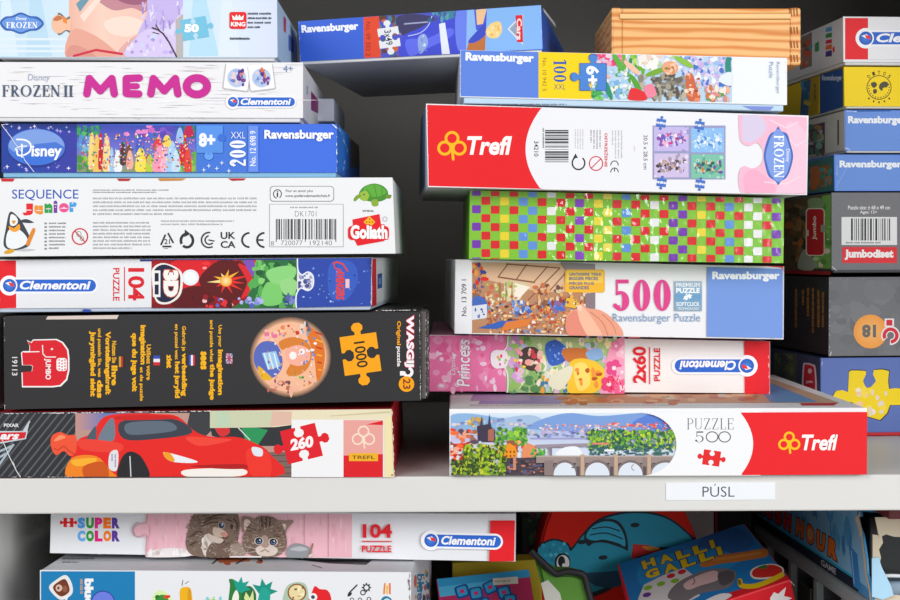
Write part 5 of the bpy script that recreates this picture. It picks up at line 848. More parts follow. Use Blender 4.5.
c.blob([(146, 552), (166, 548), (184, 549), (190, 556), (146, 557)], 'e8e2e2'); c.scatter(150, 549, 186, 555, 14, ['d8d0d0', 'f0ecec', 'c9bcbc'], 1.5, 3)
def fur(pts, base, cols, n, l):
    c.blob(pts, base); x0, x1, y0, y1 = min(p[0] for p in pts), max(p[0] for p in pts), min(p[1] for p in pts), max(p[1] for p in pts); cx, cy = (x0+x1)/2, (y0+y1)/2
    for _ in range(n):
        a, q = R.uniform(0, 6.283), math.sqrt(R.random()); x, y = cx+(x1-x0)/2*.92*q*math.cos(a), cy+(y1-y0)/2*.92*q*math.sin(a); b = a+R.uniform(-.6, .6)
        c.lay -= .6; c.poly([(x, y), (x+l*math.cos(b)-.4*math.sin(b), y+l*math.sin(b)+.4*math.cos(b)), (x+l*math.cos(b)+.4*math.sin(b), y+l*math.sin(b)-.4*math.cos(b))], R.choice(cols))
F = ['6a564c', '8a7468', 'a89488', '4a3c36', 'b8a89c', '7a665a', '5a4840']
fur([(188, 530), (194, 514), (212, 508), (234, 510), (240, 522), (238, 540), (234, 556), (196, 556), (186, 546)], '7a675c', F, 260, 3.5)
fur([(201, 528), (206, 516), (220, 511), (234, 514), (237, 526), (230, 536), (214, 538), (204, 534)], '806c60', F, 130, 3)
c.blob([(206, 534), (216, 538), (224, 540), (216, 548), (206, 556), (202, 546)], 'd8cfc9'); c.scatter(202, 538, 216, 555, 16, ['e9e2dc', 'a8988e', 'c8bcb4'], 1, 2.6); c.blob([(214, 527), (224, 530), (228, 534), (222, 537), (214, 535)], 'c9b4a6'); c.line([(202, 526), (212, 522), (218, 522)], 1.2, '4a3a34', False); c.ell(221.8, 525, 3.3, 3.5, '2a2a34', 14); c.ring(221.8, 525, 3.5, 3.7, .6, 'b8a89c'); c.ell(222.4, 524.4, 1.6, 1.8, '6f86a8', 10); c.ell(223, 523.6, .6, .6, 'f4f6fa', 8); c.blob([(224, 533), (226.5, 533), (226, 536)], 'b8786a'); c.ell(232, 526.5, 1.6, 2.6, '3a3438', 10)
fur([(208, 548), (214, 542), (226, 544), (232, 552), (230, 557), (208, 557)], '6f5c52', F, 60, 2.6); fur([(230, 546), (236, 543), (244, 545), (246, 553), (240, 556), (232, 555)], '9a8a80', ['b8aaa0', '8a786e', 'd0c6be', '7a685e'], 40, 2.2)
c.blob([(288, 548), (296, 543), (308, 546), (312, 552), (306, 557), (288, 557)], '8f9296'); c.blob([(290, 549), (300, 546), (308, 549), (300, 551)], 'b4b6ba'); c.line([(308, 556), (312, 547), (313, 543)], 1.2, '8a6a4a', False); c.line([(309, 556), (313, 554)], 2, 'd8d0c8', False)
c.blob([(243, 532), (242, 518), (247, 516), (256, 520), (254, 532)], '8a766a'); c.blob([(245, 530), (244.5, 521), (248, 519), (252, 524), (250, 531)], 'd8c0b6'); c.blob([(276, 521), (286, 520), (294, 520.5), (288, 528), (284, 536), (278, 532)], '8f7b70'); c.blob([(279, 525), (286, 524), (284, 532), (280, 532)], 'e0c4bc')
fur([(243, 540), (248, 526), (258, 517), (270, 516), (281, 522), (286, 534), (286, 548), (276, 556), (256, 556), (245, 550)], '7c685c', F, 300, 3.2)
for a in ([(262, 517), (262.5, 526)], [(266.5, 516.5), (266.5, 526)], [(271, 517.5), (270, 526)]): c.line(a, 1.2, '453832', False)
c.blob([(256, 548), (264, 544), (272, 545), (278, 549), (274, 555), (260, 555)], 'd4c6bc'); c.blob([(262, 536), (268, 536), (269, 546), (262, 546)], 'a8938a')
for a in ([(206, 519), (216, 515), (228, 514)], [(204, 523), (212, 518.5), (222, 517.5)], [(192, 536), (198, 531), (203, 533)], [(190, 545), (197, 541)], [(234, 518), (238, 524), (237, 530)], [(227, 519), (233, 521)]): c.line(smooth(a, 3, False), 1.1, '46382f', False)
c.blob([(208, 533), (216, 536), (224, 539), (220, 543), (211, 540)], 'cdbdb2'); c.blob([(222, 532.5), (227, 532), (228.5, 534.5), (225, 537)], 'c48a7c'); c.line([(222, 538), (226, 537.5), (228, 536)], .6, '5a4238', False)
for i in range(16): a = R.uniform(0, 6.28); c.line([(265.5+14*math.cos(a), 530+9*math.sin(a)), (265.5+18*math.cos(a), 529+12*math.sin(a))], .7, R.choice(['4a3c34', '9c8a7e']), False)
for sx in (-1, 1):
    for k in (-1, 1): c.line([(265.3+sx*6, 550+k), (265.3+sx*20, 549+k*3)], .3, 'e4dcd6', False)
for x, y in ((259.3, 540.5), (273.5, 541.5)): c.ell(x, y, 4.6, 4, 'd8ccc4', 16); c.ell(x, y, 3.7, 3.5, '23232c', 16); c.ell(x+.3, y+.5, 2.2, 2, '6a82a8', 12); c.ell(x, y+.2, 1.3, 1.4, '14141a', 10); c.ell(x+1, y-1, .7, .7, 'f8fafc', 8)
c.poly([(263.5, 545.5), (267, 545.5), (265.3, 548)], 'c08878'); c.line([(261, 551.5), (265.3, 549), (269.5, 551.5)], .7, '7a5a50', False); c.rect(230, 555.5, 262, 557, 'e4dede')
c.clip = None
e = smooth([(148, 513.5), (147, 521), (143, 523), (137, 522.5), (133.5, 528), (134.5, 534.5), (140, 536.5), (145, 534), (147.5, 537), (146.5, 546), (146.5, 556)], 4, False)
c.open('picture').blob([(135, 528), (139, 524.5), (148, 524), (149, 535), (141, 536), (135.5, 533)], 'e6b6c0'); c.line(e, 1, 'c4909c', False)
c.open('piece_count'); c.text('104', 363, 523.5, 392, 537.5, 'd0202c', 0, .035); c.rect(362, 540.3, 392, 541.3, 'd0202c'); c.text('PUZZLE', 362, 545, 391.5, 551.8, 'd0202c', 0, .03)
c.open('end_panel'); c.poly([(490.5, 520), (515, 520), (514, 560.5), (489, 561)], 'd6202a')
c.tilt(lambda: clem(c, 421, 530.5, 503, 550.5), 462, 540, 1.2)
c.open('edge_wear'); c.wear([(515, 520), (514.5, 560)], 12, 'f4e0e0', .8); c.wear([(60, 553), (510, 561.6)], 16, 'c9c6c2', .6); c.flush()
# --- white and blue game box
o = box('board_game_box', 'tall white and teal game box with worn corner, under the kitten box', [(40, 570), (411, 572.2), (411, 788), (40, 788)], .0, -.045, .25, 'd6d8dd', 'e9eaee', None, cat='game box')
c = o.c; c.open('end_panel'); c.poly([(41, 571.2), (135, 571.4), (135, 784), (41, 784)], '1f7cb0')
c.open('brand_logo'); c.blob([(49, 587), (56, 580), (66, 575), (72, 584), (72, 594), (62, 600), (54, 595)], 'e9e6e4'); c.blob([(53, 587), (58, 582), (65, 579), (69, 586), (69, 592), (62, 596.5), (56, 593)], '6f3826'); c.ell(59, 588, 3.4, 3.6, 'd8b8a8', 14); c.ell(65, 589, 2.6, 3.4, '8f5a44', 12); c.ell(58.4, 588, 1.2, 1.4, '5a2c1e', 8)
c.open('title_lettering'); c.text('blue', 84.5, 578.5, 93.5, 606, 'f2f4f6', 90, .06); c.small(79.5, 579, 83.5, 607, 1, 'd0a06a', 90, h=.8); c.text('N', 63, 596, 68, 606, 'f0f2f4', 90, .04); c.ell(103, 602, 12, 11.5, '2a4a9a', 28); c.ell(103, 602.3, 11, 10.6, '6f7fd8', 28)
c.open('character_art')
c.clip = (136, 571.5, 410, 640)
c.blob([(152, 600), (154, 594), (160, 590), (168, 594), (172, 600), (170, 612), (154, 612)], 'd8f0b0'); c.blob([(155, 601), (158, 596), (165, 595), (169, 602), (164, 610), (156, 608)], '3f8a3a'); c.scatter(154, 596, 170, 608, 10, ['7fc04a', 'd83a2c', 'b86a2a', '2f6a34'], 1.2, 2.8)
c.blob([(180, 600), (180, 590), (184, 587), (190, 588), (192, 596), (192, 610), (181, 610)], 'eab428'); c.blob([(188, 590), (191, 590), (191, 606), (188, 606)], 'd89a1c'); c.line([(182, 586), (183, 580)], .7, '4a4a4a', False); c.line([(185, 584), (189, 581)], .7, '8a8a7a', False)
c.blob([(228, 604), (230, 586), (229, 579.5), (234, 580), (242, 590), (240, 608), (228, 610)], '2f7a3f'); c.blob([(232, 600), (236, 590), (239, 596), (237, 608)], 'eef0e4'); c.blob([(242, 590), (250, 586), (256, 594), (254, 608), (244, 608)], '2a6a3c'); c.poly([(246, 592), (250, 598), (253, 590), (254, 600), (248, 606), (244, 598)], 'd8e0a0')
def tuft(cx, cy, r, k, a0, a1): 
    p = []
    for i in range(9): a = math.radians(a0+(a1-a0)*i/8); q = r*(1.15 if i % 2 else .6); p.append((cx+q*math.cos(a), cy+q*math.sin(a)))
    c.poly([(cx-r*.3, cy+r*.3)]+p+[(cx+r*.2, cy+r*.5)], k)
tuft(240, 588, 10, '1f9a8a', -150, 30); tuft(264, 592, 12, '1a9080', -170, 20); c.blob([(258, 600), (262, 588), (270, 592), (268, 608), (258, 610)], '2aa090')
c.scatter(204, 598, 226, 610, 9, ['8fd0d8', 'd8e8a0', '4a9aa8'], 1.5, 3.4)
c.blob([(284, 608), (285, 590), (292, 583), (304, 583), (308, 592), (306, 610)], 'b0c4b0'); c.ell(297, 592.5, 9.5, 9, '8a5a30'); c.ell(297, 592.5, 8, 7.6, 'e8d8a8'); c.scatter(291, 587, 303, 598, 9, ['c8a060', 'f4ecc8', '7a5a34'], .8, 1.8)
c.blob([(312, 592), (315, 586), (320, 589), (327, 590), (331, 597), (331, 612), (322, 604), (313, 606), (308, 602)], 'd8242c'); c.ell(313, 597, 4.4, 4, 'f0f0f0', 14); c.ell(313, 597, 2, 2, '3a4a5a', 10)
c.clip = None
c.open('icons'); k = '2f2f32'
c.line([(350, 592), (357, 585)], 1.4, k); c.blob([(347.5, 596), (349, 592), (352, 593), (350, 596)], k); c.ring(366.5, 587.5, 3.4, 3.4, 1.2, k); c.ring(363, 592.5, 2.8, 2.8, 1, k)
for i in range(8): a = i*.785; c.ell(366.5+4*math.cos(a), 587.5+4*math.sin(a), .8, .8, k, 6)
c.ring(352, 599.5, 2, 2, .7, k); c.ring(360, 599.5, 2, 2, .7, k); c.ring(369, 599, 2.2, 2.2, .7, k); c.blob([(380, 612), (381, 600), (386, 596), (392, 600), (393, 612)], '1f7a9a'); c.ring(387, 602, 3.6, 3.6, 1.2, 'e9f0f4')
for i, kk in enumerate(('e88a2a', 'f2c03a', 'e8702a')): c.line([(384+i*3, 594), (385+i*2.4, 583+i % 2*2)], 1.6, kk, False)
t = o.top(); t.open('top_print'); t.scatter(206, 557, 262, 564, 8, ['b8542a', '4a4448', 'c87a4a'], 1, 3, 1.6); t.poly([(214, 558), (248, 558), (244, 562), (220, 563)], 'b86a44'); t.line([(212, 564), (222, 556)], 1.4, '3a3a40', False); t.line([(236, 564), (246, 558)], 1.4, '3a3a40', False); t.small(62, 557, 96, 564, 2, '6a6c70', h=.5); t.poly([(290, 559), (372, 560.5), (366, 565), (330, 563.5)], '2c2a2c'); t.line([(312, 565), (322, 568)], 1, '7a7c80', False); t.flush()
s = o.side('right'); s.open('side_print'); s.scatter(414, 572, 428, 610, 26, ['2f6a8a', 'd89a4a', '7aa8b8', '3a3f4a', 'c4584a', '2f8a9a'], 1, 3.4, .6); s.text('blue', 417, 574, 424, 600, '2a7a9c', 90, .02); s.flush()
c.open('edge_wear'); c.wear([(409.5, 573), (409.8, 612)], 26, '8a7a6a', 1.1); c.wear([(136, 571.2), (408, 571.8)], 10, 'ffffff', .6); c.wear([(408, 576), (409, 590)], 10, '4a3f38', .9); c.flush()
# ---------------------------------------------------------------- the jumble at the far side of the lower compartment
def ysh(Y): return HY+541/((D+Y)/D)       # photo row of the lower shelf's top at depth Y
zs = Z_LOW+.0006
def onshelf(pts): return [Vector((p.x, p.y, max(p.z, zs))) for p in pts]
def slab(name, label, cat, quad, Y, depth, col, group=None):
    f = onshelf([at(x, y, Y) for x, y in quad]); d = Vector((0, depth, 0)); c = sum(f, Vector())/4+d/2
    r = thing(name, label, cat, (c.x, c.y, min(p.z for p in f)), group); lid = link('lid', hexa(f+[p+d for p in f]), card(col), r)
    return r, lid, Canvas(f[0], (f[1]-f[0]).cross(f[3]-f[0]), lid)
# narrow boxes at the back
r, l, c = slab('card_box', 'narrow faded green and pink box standing behind the kitten box end', 'box', [(522, 498), (548, 498), (546, 678), (522, 678)], .36, .1, '4f6a58')
c.open('side_print').scatter(524, 505, 546, 560, 24, ['6a9a78', '3f5a4a', 'b88a9c', '8a5a78', '7aa088'], 2, 5); c.poly([(538, 530), (547, 528), (546, 560), (537, 560)], 'a87a94'); c.flush()
r, l, c = slab('card_box', 'plain grey box seen between the fish box and a dark red-edged box', 'box', [(676, 486), (714, 486), (714, 678), (676, 678)], .38, .05, 'e2dfde'); c.flush()
r, l, c = slab('game_box', 'red-edged upright box, body painted dark as shade, behind the fruit card box', 'game box', [(714.5, 490), (752, 490), (752, 660), (714.5, 660)], .45, .1, '2a282c')  # dark body colour stands for shade; the red edge is real
c.open('spine'); c.rect(714.8, 491, 717.5, 640, 'c02050'); c.flush()
# round-topped box with a blue fish
Yf = .29; out = smooth([(537, 565), (541, 540), (550, 512), (566, 486), (600, 470), (640, 470), (672, 490), (688, 518), (699, 548), (701, 580)], 4, False)+[(701, ysh(Yf)-.6), (538, ysh(Yf)-.6)]
f = [at(x, y, Yf) for x, y in out]; r = thing('fish_game_box', 'round-topped red box with a big blue fish, standing behind the fruit card box', 'game box', (at(618, 600, Yf).x, Yf+.035, min(p.z for p in f)))
l = link('body', prism(f, Vector((0, .07, 0)), .002), plain('red felt', 'c8281c', .8, .2, 0, (160, .3)), r); c = Canvas(at(600, 550, Yf), Vector((0, -1, 0)), l)
c.open('fish_print', (538, 480, 701, 668)); B = '2590ac'; DK = '14222c'
c.blob([(536, 550), (545, 541), (556, 538.5), (568, 543), (572, 547), (582, 534), (598, 519), (620, 512), (645, 511), (668, 517), (686, 530), (700, 546), (690, 552), (660, 550), (640, 560), (624, 575), (610, 590), (580, 600), (552, 596), (540, 580), (534, 566)], DK)
c.blob([(537, 551), (546, 543), (556, 540.5), (567, 545), (571, 551), (582, 537), (598, 522), (620, 514.5), (645, 513.5), (667, 519), (684, 531), (697, 545), (688, 549), (660, 547), (638, 556), (622, 571), (608, 586), (580, 595), (554, 592), (542, 578), (536, 566)], B)
for i in range(5):
    for j in range(4): x, y = 541+i*5.2+j*1.2, 545+j*5-i*.4; c.poly([(x, y), (x+2.6, y-1.8), (x+4.6, y+.8), (x+2, y+2.6)], R.choice(['3aa8c4', '1f7a98', '5abcd4', '2a88b4']))
c.blob([(584, 537), (590, 525), (604, 519), (618, 521), (626, 533), (628, 550), (622, 548), (606, 543), (594, 543), (588, 546)], DK); c.blob([(586, 537), (592, 527), (604, 521.5), (616, 523.5), (623.5, 534), (625, 546), (618, 543), (604, 539.5), (594, 540.5)], '35a4c4')
for a in ([(592, 529), (606, 527), (620, 531)], [(590, 535), (606, 533), (623, 539)]): c.line(smooth(a, 4, False), 1.3, DK, False)
for x, y in ((582, 542), (603, 557.5), (635, 525)): c.ell(x, y, 4.6, 2.3, DK, 16, -4)
c.blob([(585, 574), (604, 572), (622, 572), (620, 586), (596, 586)], '1c4a66'); c.poly([(633, 544), (648, 545), (660, 549), (640, 556), (631, 559)], 'b82a28'); c.blob([(642, 546), (660, 548), (650, 551)], 'c8843a')
c.ell(562.5, 562.5, 8, 9.6, DK, 24); c.ell(563, 563, 6.4, 8, 'e4e6e6', 24); c.ell(561.5, 561.5, 3.6, 5.6, '16181c', 18); c.ell(563.6, 565, 1.5, 1.9, 'e4e6e6', 10)
c.blob([(532, 570), (540, 566), (546, 574), (543, 584), (535, 582)], '2f98b4'); c.clip = None; c.flush()
# card game with a pink cover, and the yellow box behind it
r, l, c = slab('game_box', 'olive yellow box standing behind the small pink and cyan card game', 'game box', [(452, 563), (541, 559.5), (545, 735), (455, 735)], .236, .03, 'a4921c'); c.flush()
f = [at(436, 579, .215), at(529, 569, .215), at(566, 716, .17), at(455, 722, .17)]; f[3] = Vector((f[3].x, f[3].y, zs+.007)); 
f[2] = f[1]+f[3]-f[0]; n = (f[1]-f[0]).cross(f[3]-f[0]).normalized(); n = n if n.y > 0 else -n
f[2] = Vector((f[2].x, f[2].y, max(f[2].z, zs+.007)))
d = n*.014; c0 = sum(f, Vector())/4
r = thing('card_game_box', 'small pink and cyan card game box leaning in front of the yellow box', 'game box', (c0.x, c0.y, zs)); l = link('lid', hexa(f+[p+d for p in f], .0008), card('b8285c'), r); c = Canvas(f[0], n, l)
c.open('title_lettering'); c.poly([(437, 579), (528.5, 569.5), (530.5, 577), (438.5, 588)], '3a9ac8'); c.poly([(438.5, 587), (490, 581), (480, 592), (440, 597)], '58b4d8')
for x, y in ((462, 591), (476, 593), (490, 587), (504, 592), (484, 604), (510, 600), (498, 612)): c.tilt(lambda: (c.rrect(x-7, y-6, x+7, y+7, 3, '1c4a8a'), c.rrect(x-5, y-4.5, x+5, y+5, 2, '3aa0d0'), c.rect(x-2, y-1.5, x+2, y+2, 'd02a6a')), x, y, R.uniform(-25, 15))
c.open('label'); c.tilt(lambda: (c.rect(493, 577.5, 518, 584.5, 'e4e0d0'), c.small(495, 579, 516, 583, 1, '9a968a')), 505, 581, -4); c.flush()
# green pouch with a dark rim
Yg = .135; yb = HY+541/((D+Yg)/D)-.5
f = [at(x, y, Yg) for x, y in [(534, 556), (545, 566), (557, 573), (572, 573), (585, 577), (590, 592), (598, 620), (604, yb), (556, yb), (548, 610), (540, 580)]]
r = thing('game_pouch', 'green fabric pouch with a black bound rim, in front of the blue fish', 'pouch', (at(570, 600, Yg).x, Yg+.015, min(p.z for p in f))); l = link('body', prism(f, Vector((0, .03, 0)), .003), plain('green woven fabric', '56803a', .85, .15, 0, (140, .4)), r)
cv = Canvas(f[2], Vector((0, -1, 0)), l); cv.open('inner_paper').poly([(541, 583), (548, 580), (560, 593), (566, 620), (560, 650), (552, 630)], 'b8b8b0'); cv.flush()
def tube(name, pts, rad, mat, parent):
    cu = bpy.data.curves.new(name, 'CURVE'); cu.dimensions = '3D'; sp = cu.splines.new('POLY'); sp.points.add(len(pts)-1)
    for q, p in zip(sp.points, pts): q.co = (*p, 1)
    cu.bevel_depth = rad; cu.bevel_resolution = 3; cu.use_fill_caps = True
    o = bpy.data.objects.new(name, cu); COL.objects.link(o); dg = bpy.context.evaluated_depsgraph_get(); dg.update(); me = bpy.data.meshes.new_from_object(o.evaluated_get(dg)); bpy.data.objects.remove(o); bpy.data.curves.remove(cu)
    return link(name, me, mat, parent)
tube('rim', [at(x, y, Yg-.002) for x, y in smooth([(531, 551), (540, 560), (551, 570), (557, 574), (566, 571.5), (576, 572.5), (584, 575.5), (588, 590), (594, 612), (600, 640)], 3, False)], .0026, plain('black binding', '17171a', .6), r)
# the tilted fruit card box
bl, br, fr = Vector((.139, .27, ZC-.255)), Vector((.2474, .285, ZC-.223)), Vector((.2647, .17, ZC-.2494)); fl = bl+fr-br-(br-bl)*.15
n = (br-bl).cross(fr-br).normalized(); n = n if n.z > 0 else -n; dn = -n*.045; c0 = (bl+br+fr+fl)/4
low = min((p+dn).z for p in (bl, br, fr, fl))
r = thing('card_game_box', 'tilted blue card game box with yellow capitals and fruit on top', 'game box', (c0.x, c0.y, low))
l = link('lid', hexa([bl, br, fr, fl]+[p+dn for p in (bl, br, fr, fl)], .0012), card('d8202a', .4), r)
c = Canvas(bl, n, l); c.open('top_print')
c.poly([(619, 564), (743.5, 524), (786, 575), (636, 622)], '2378b8'); c.blob([(700, 540), (738, 528), (754, 545), (730, 554), (706, 554)], '2f62a0'); c.blob([(640, 566), (700, 548), (740, 560), (700, 580), (650, 592)], '2a8cc8')
c.line([(704, 563), (722, 559), (740, 557), (764, 553)], 9, 'c87838'); c.line([(714, 560), (738, 556.5), (760, 553)], 3, 'd8904a')
c.open('title_lettering')
# letters run along the box's far edge
def letters(t, x0, y0, x1, y1, h):
    m = len(t)
    for i, ch in enumerate(t):
        xa, ya = x0+(x1-x0)*(i+.06)/m, y0+(y1-y0)*(i+.06)/m; xb = x0+(x1-x0)*(i+.86)/m
        if ch == 'I': xb = xa+(xb-xa)*.34
        c.tilt(lambda: c.text(ch, xa, ya-h, xb, ya, 'e8c81c', 0, .06, 0, ('1c4a7a', .05)), (xa+xb)/2, ya-h/2, -19)
letters('HALLI', 641, 568, 726, 544, 8.5); letters('GALLI', 644, 578, 734, 550, 8.5)
c.open('fruit_print'); c.poly([(638, 599), (644, 585), (664, 575), (684, 568), (694, 576), (700, 596), (668, 612), (646, 616)], 'dcd6d8')
for x, y, k in ((682, 572, 'c8303a'), (671, 576, 'c8303a'), (661, 584, '8ab83a'), (648, 588, '8ab83a'), (647, 595, '6a3a8a'), (675, 581, '8ab83a'), (650, 604, '6a3a8a')): c.ell(x, y, 4.4, 2.3, k, 14, -15)
c.blob([(668, 598), (674, 586), (690, 576), (712, 569), (732, 570), (736, 577), (728, 588), (700, 594), (684, 602)], '7a7478'); c.blob([(684, 584), (700, 575), (716, 571), (718, 580), (700, 586), (688, 590)], 'd8b8b8'); c.blob([(718, 574), (732, 571), (734, 580), (722, 586)], '5a5458'); c.line(smooth([(693, 578), (695, 582), (692, 585)], 3, False), 1, '8a5a5c', False)
c.blob([(750, 573), (756, 567), (772, 564), (783, 568), (782, 575), (768, 579), (754, 579)], 'f0e8dc'); c.blob([(752, 573), (757, 568), (772, 565), (782, 569), (780, 575), (767, 577.5), (755, 577.5)], 'd0302a'); c.blob([(757, 568), (766, 565), (766, 569)], '3a7a3a'); c.line(smooth([(740, 581), (742, 586), (756, 586), (772, 580), (782, 575)], 4, False), 5, 'e8c424'); c.line([(739, 580), (740, 585)], 3, '8a6a1c', False)
c.blob([(700, 604), (720, 594), (732, 596), (712, 606)], 'f0eaea'); c.flush()
fq = Canvas(fl, (fr-fl).cross(dn), l); fq.open('side_print'); fq.poly([(770, 598), (774, 592), (778, 594), (786, 587), (784, 596), (792, 598), (782, 604), (772, 606)], 'f4eeee'); fq.wear([(789, 580), (795, 586)], 6, 'f2e4e2', .8); fq.flush()
# torn traffic game: printed lid over a grey plastic case
near, far = Vector((.3085, .09, 0)), Vector((.2905, .47, 0)); u = (near-far).normalized(); v = Vector((-u.y, u.x, 0)); v = v if v.x > 0 else -v
zt, hl, wd = ZC-278*S, .062, .22; Lm = (near-far).length*1000; up = Vector((0, 0, 1))
P = lambda s, t, z: Vector((far.x, far.y, 0))+u*(s*.001)+v*(t*.001)+up*z
root = thing('traffic_game_box', 'blue game box with red and orange capitals and a torn open corner', 'game box', tuple(P(Lm/2, 110, zt-hl)))
card_b = card('4a9ad0'); dk0 = plain('black hole shade', '141618', .5)  # the black one only supplies the darkness inside the torn hole
rag = lambda pts, amp: [(a+R.uniform(-amp, amp), b+R.uniform(-amp, amp)) for a, b in pts]
edge = [(350, 0), (352, 4), (344, 6), (348, 12), (356, 17), (361, 25), (366, 34), (368, 44), (374, 50), (378, 56), (380, 62)]
side = [P(0, 0, zt), P(0, 0, zt-hl)]+[P(a, 0, zt-b*.001) for a, b in edge[::-1]]
lp = link('lid', prism(side, v*.0016, 0), card_b, root)
for nm, qq in (('lid_top', [(0, 1.7), (345, 1.7), (352, 20), (338, 60), (345, 120), (Lm-20, 218), (0, 218)]),): link(nm, prism([P(a, b, zt) for a, b in qq], up*-.0016, 0), card_b, root)
link('lid_back', prism([P(0, 1.8, zt-.0018), P(0, 218, zt-.0018), P(0, 218, zt-hl), P(0, 1.8, zt-hl)], u*.0016, 0), card_b, root)
link('lid_side', prism([P(1.8, 218, zt-.0018), P(Lm, 218, zt-.0018), P(Lm, 218, zt-hl), P(1.8, 218, zt-hl)], v*-.0016, 0), card_b, root)
torn = plain('torn grey board', 'd8cbb4', .85)
bot = [(2, 62), (Lm*0+2, 50), (8, 53), (14, 57), (22, 58), (30, 55), (40, 57), (60, 52), (80, 56), (120, 50), (170, 54), (216, 48), (216, 62)]
link('torn_edge', prism([P(Lm, a, zt-b*.001) for a, b in bot], u*-.0016, 0), torn, root)
top = [(2, 0)]+[(t, 0) for t in (216,)]+[(t, 11+3.5*math.sin(t*.09)+R.uniform(-1.6, 1.6)) for t in range(214, 8, -6)]+[(5, 15)]
link('torn_edge', prism([P(Lm+1, a, zt-.0004-b*.001) for a, b in top], u*-.0014, 0), torn, root)
link('torn_edge', prism([P(Lm+.6, a, zt-b*.001) for a, b in [(.4, 13), (7, 14), (8, 19), (5, 24), (6.5, 30), (4.5, 38), (6, 44), (4, 50), (.4, 50)]], u*-.0014, 0), torn, root)
link('torn_flap', prism([P(Lm+3.5, a, zt-b*.001) for a, b in [(-1, 30), (4, 29), (6, 36), (13, 50), (15, 57), (7, 60), (-1, 58)]], u*-.001, 0), card('b4dcf4'), root)
link('dark_filler', hexa([P(s, t, z) for z in (zt-.005,) for s, t in ((20, 8), (Lm-34, 8), (Lm-40, 210), (20, 210))]+[P(s, t, zt-hl+.013) for s, t in ((20, 8), (Lm-34, 8), (Lm-40, 210), (20, 210))], .001), dk0, root)  # added black block: puts the hole's shade into colour
c = PlaneCanvas(P(0, 0, zt), u, -up, lp); c.open('front_panel')
inner_edge = [(a-1.5, b) for a, b in edge]
c.hgrad(1, .5, 330, 53, [(0, '4a8cc8'), (.5, '74bce6'), (1, '92cbee')]); c.poly([(329, .5), (342, .5)]+[(a-7, b) for a, b in edge[3:-1]]+[(366, 54), (329, 53)], '92c6ea'); c.scatter(170, 2, 325, 34, 40, ['5aa4d8', '7ac0e8', '4a90c8', '8cc4e4'], 4, 14)  # blue paler towards the near end: light painted into the print
c.rect(1, 52, 340, 54, '3ab4dc'); c.rect(1, 54, 345, 62, '1f2c40'); c.poly([(318, 30), (342, 34), (352, 60), (332, 60)], '3a8ed0'); c.line([(326, 34), (334, 58)], 1.6, 'c9e4f4', False)
c.open('torn_edge'); c.poly([(a-R.uniform(4, 9), b) for a, b in edge[1:]]+[(a-.6, b) for a, b in edge[::-1]], 'e4d6bc'); c.poly([(336, 8), (346, 4), (357, 16), (350, 20), (344, 14)], 'eadfc8')
c.open('title_lettering')
for t, x0, w, y0, k in (('RUSH', 6, 34, 34.5, 'd8302c'), ('HOUR', 152, 35, 33.5, 'f08030')):
    for i, ch in enumerate(t):
        if ch == 'O': c.ell(x0+i*w+14, y0+7.5, 15.5, 9, '4a2a20'); c.ell(x0+i*w+14, y0+7.5, 14, 8, k); c.ell(x0+i*w+14, y0+7.5, 8, 4.6, 'f0c890'); c.line([(x0+i*w+14, y0+4), (x0+i*w+14, y0+8), (x0+i*w+17, y0+9)], 1, '3a2a24', False)
        else: c.text(ch, x0+i*w, y0, x0+i*w+28, y0+15.5, k, 0, .07, .1, ('3a2424', .05))
c.text('GAME', 236, 55.5, 282, 60.5, 'd8dce4', 0, .03); c.flush()
# thin box lying on the lid
q = [P(150, 12, zt+.001), P(Lm+20, 6, zt+.001), P(Lm+20, 200, zt+.001), P(150, 200, zt+.001)]
r2 = thing('game_box', 'thin dark red box lying flat on the torn blue game box', 'game box', tuple(P(250, 100, zt+.001)))
l2 = link('lid', hexa([p+up*.011 for p in q]+q, .001), card('6a2a30'), r2); c2 = PlaneCanvas(q[0]+up*.011, u, -up, l2); c2.open('side_print'); c2.scatter(10, 2, 215, 9, 30, ['8a3038', '4a3a44', '3a3a48', '7a4a50'], 1.5, 4, 1.6); c2.flush()
# grey plastic case
gp, dk = plain('grey plastic', '98a2a6', .5, .4), plain('smoky dark plastic', '1f2426', .35, .5)
r3 = thing('game_case', 'dark grey plastic game case with smoky windows beneath the torn blue box', 'game case', tuple(P(200, 100, zs)))
z1 = zt-hl-.0008; Lc = Lm+6
def cbox(nm, s0, s1, t0, t1, za, zb, mat, bev=.0012): return link(nm, hexa([P(s, t, z) for z in (zb,) for s, t in ((s0, t0), (s1, t0), (s1, t1), (s0, t1))]+[P(s, t, za) for s, t in ((s0, t0), (s1, t0), (s1, t1), (s0, t1))], bev), mat, r3)
cbox('body', 0, Lc-8, 4, 214, zs, z1-.001, dk); cbox('rim', -2, Lc, -3, 218, z1-.012, z1, gp, .003); cbox('base_rail', -2, Lc, -3, 218, zs, zs+.014, gp)
for s in (40, 128, 216, 300, Lc-14): cbox('upright', s, s+12, -1.5, 6, zs+.0142, z1-.0122, gp)
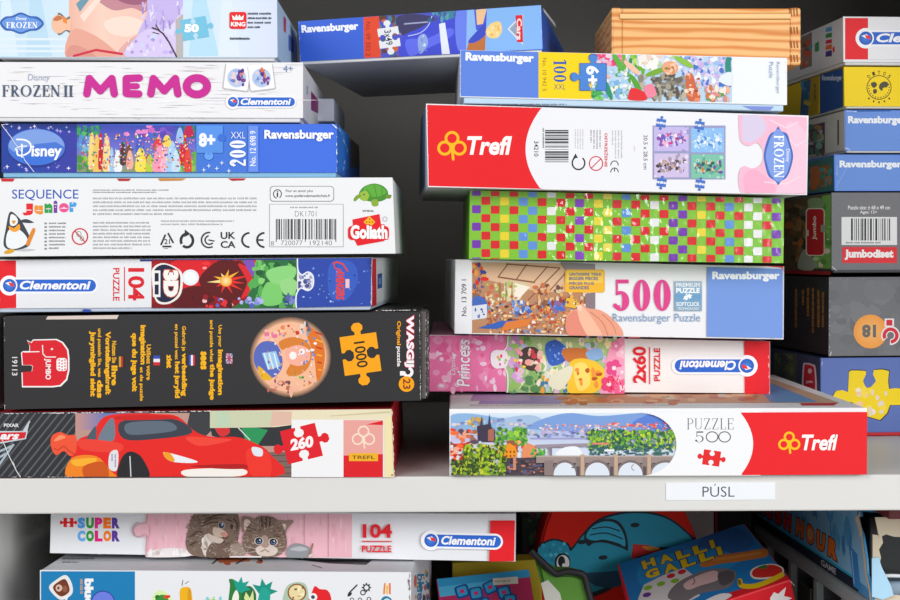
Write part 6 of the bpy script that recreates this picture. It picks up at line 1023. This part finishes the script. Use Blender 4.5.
for s in (66, 154, 242): cbox('window', s+0, s+44, .5, 3.5, zs+.03, z1-.024, plain('green smoky window', '38443f', .2, .6))
# inside of the torn lid
cin = plain('pale blue tray plastic', '8fa4b4', .45); link('inner_tray', hexa([P(s, t, z) for z in (zt-hl+.012,) for s, t in ((200, 12), (Lm-12, 8), (Lm-14, 205), (200, 205))]+[P(s, t, zt-hl+.0005) for s, t in ((200, 12), (Lm-8, 6), (Lm-10, 205), (200, 205))], .002), cin, root)
tube('tray_lip', [P(Lm-6-6*math.sin(i*.35), 8+i*9, zt-hl+.0155+.002*math.cos(i*.5)) for i in range(20)], .0014, plain('white torn lip', 'e4e8ec', .5), root)
# ================================================================ light and camera
def area(name, loc, target, sx, sy, power, colour):
    l = bpy.data.lights.new(name, 'AREA'); l.shape = 'RECTANGLE'; l.size, l.size_y = sx, sy; l.energy = power; l.color = colour
    ob = bpy.data.objects.new(name, l); COL.objects.link(ob); ob.location = loc; ob.rotation_euler = (Vector(target)-Vector(loc)).to_track_quat('-Z', 'Y').to_euler()
    return ob
area('window_daylight', (2.0, -2.5, 1.75), (.0, 0.1, 1.25), 2.0, 1.7, 78, (.965, .985, 1))
area('fill_light', (-1.1, -2.3, 2.3), (.05, 0, 1.25), 1.5, 1.2, 44, (1, .985, .96))  # added fill from the left, balances the window side
w = bpy.data.worlds.new('room'); SC.world = w; w.use_nodes = True
w.node_tree.nodes['Background'].inputs['Color'].default_value = (.95, .97, 1, 1); w.node_tree.nodes['Background'].inputs['Strength'].default_value = .22
cd = bpy.data.cameras.new('camera'); cam = bpy.data.objects.new('camera', cd); COL.objects.link(cam)
cam.location = CAM; cam.rotation_euler = (math.pi/2, 0, 0); cd.sensor_width = 36; cd.lens = 36*D/(900*S); cd.shift_y = (HY-300)/900; cd.clip_start = .05
SC.camera = cam
SC.view_settings.view_transform = 'Standard'; SC.view_settings.look = 'None'; SC.view_settings.exposure = -0.13; SC.view_settings.gamma = 1; SC.view_settings.use_curve_mapping = False
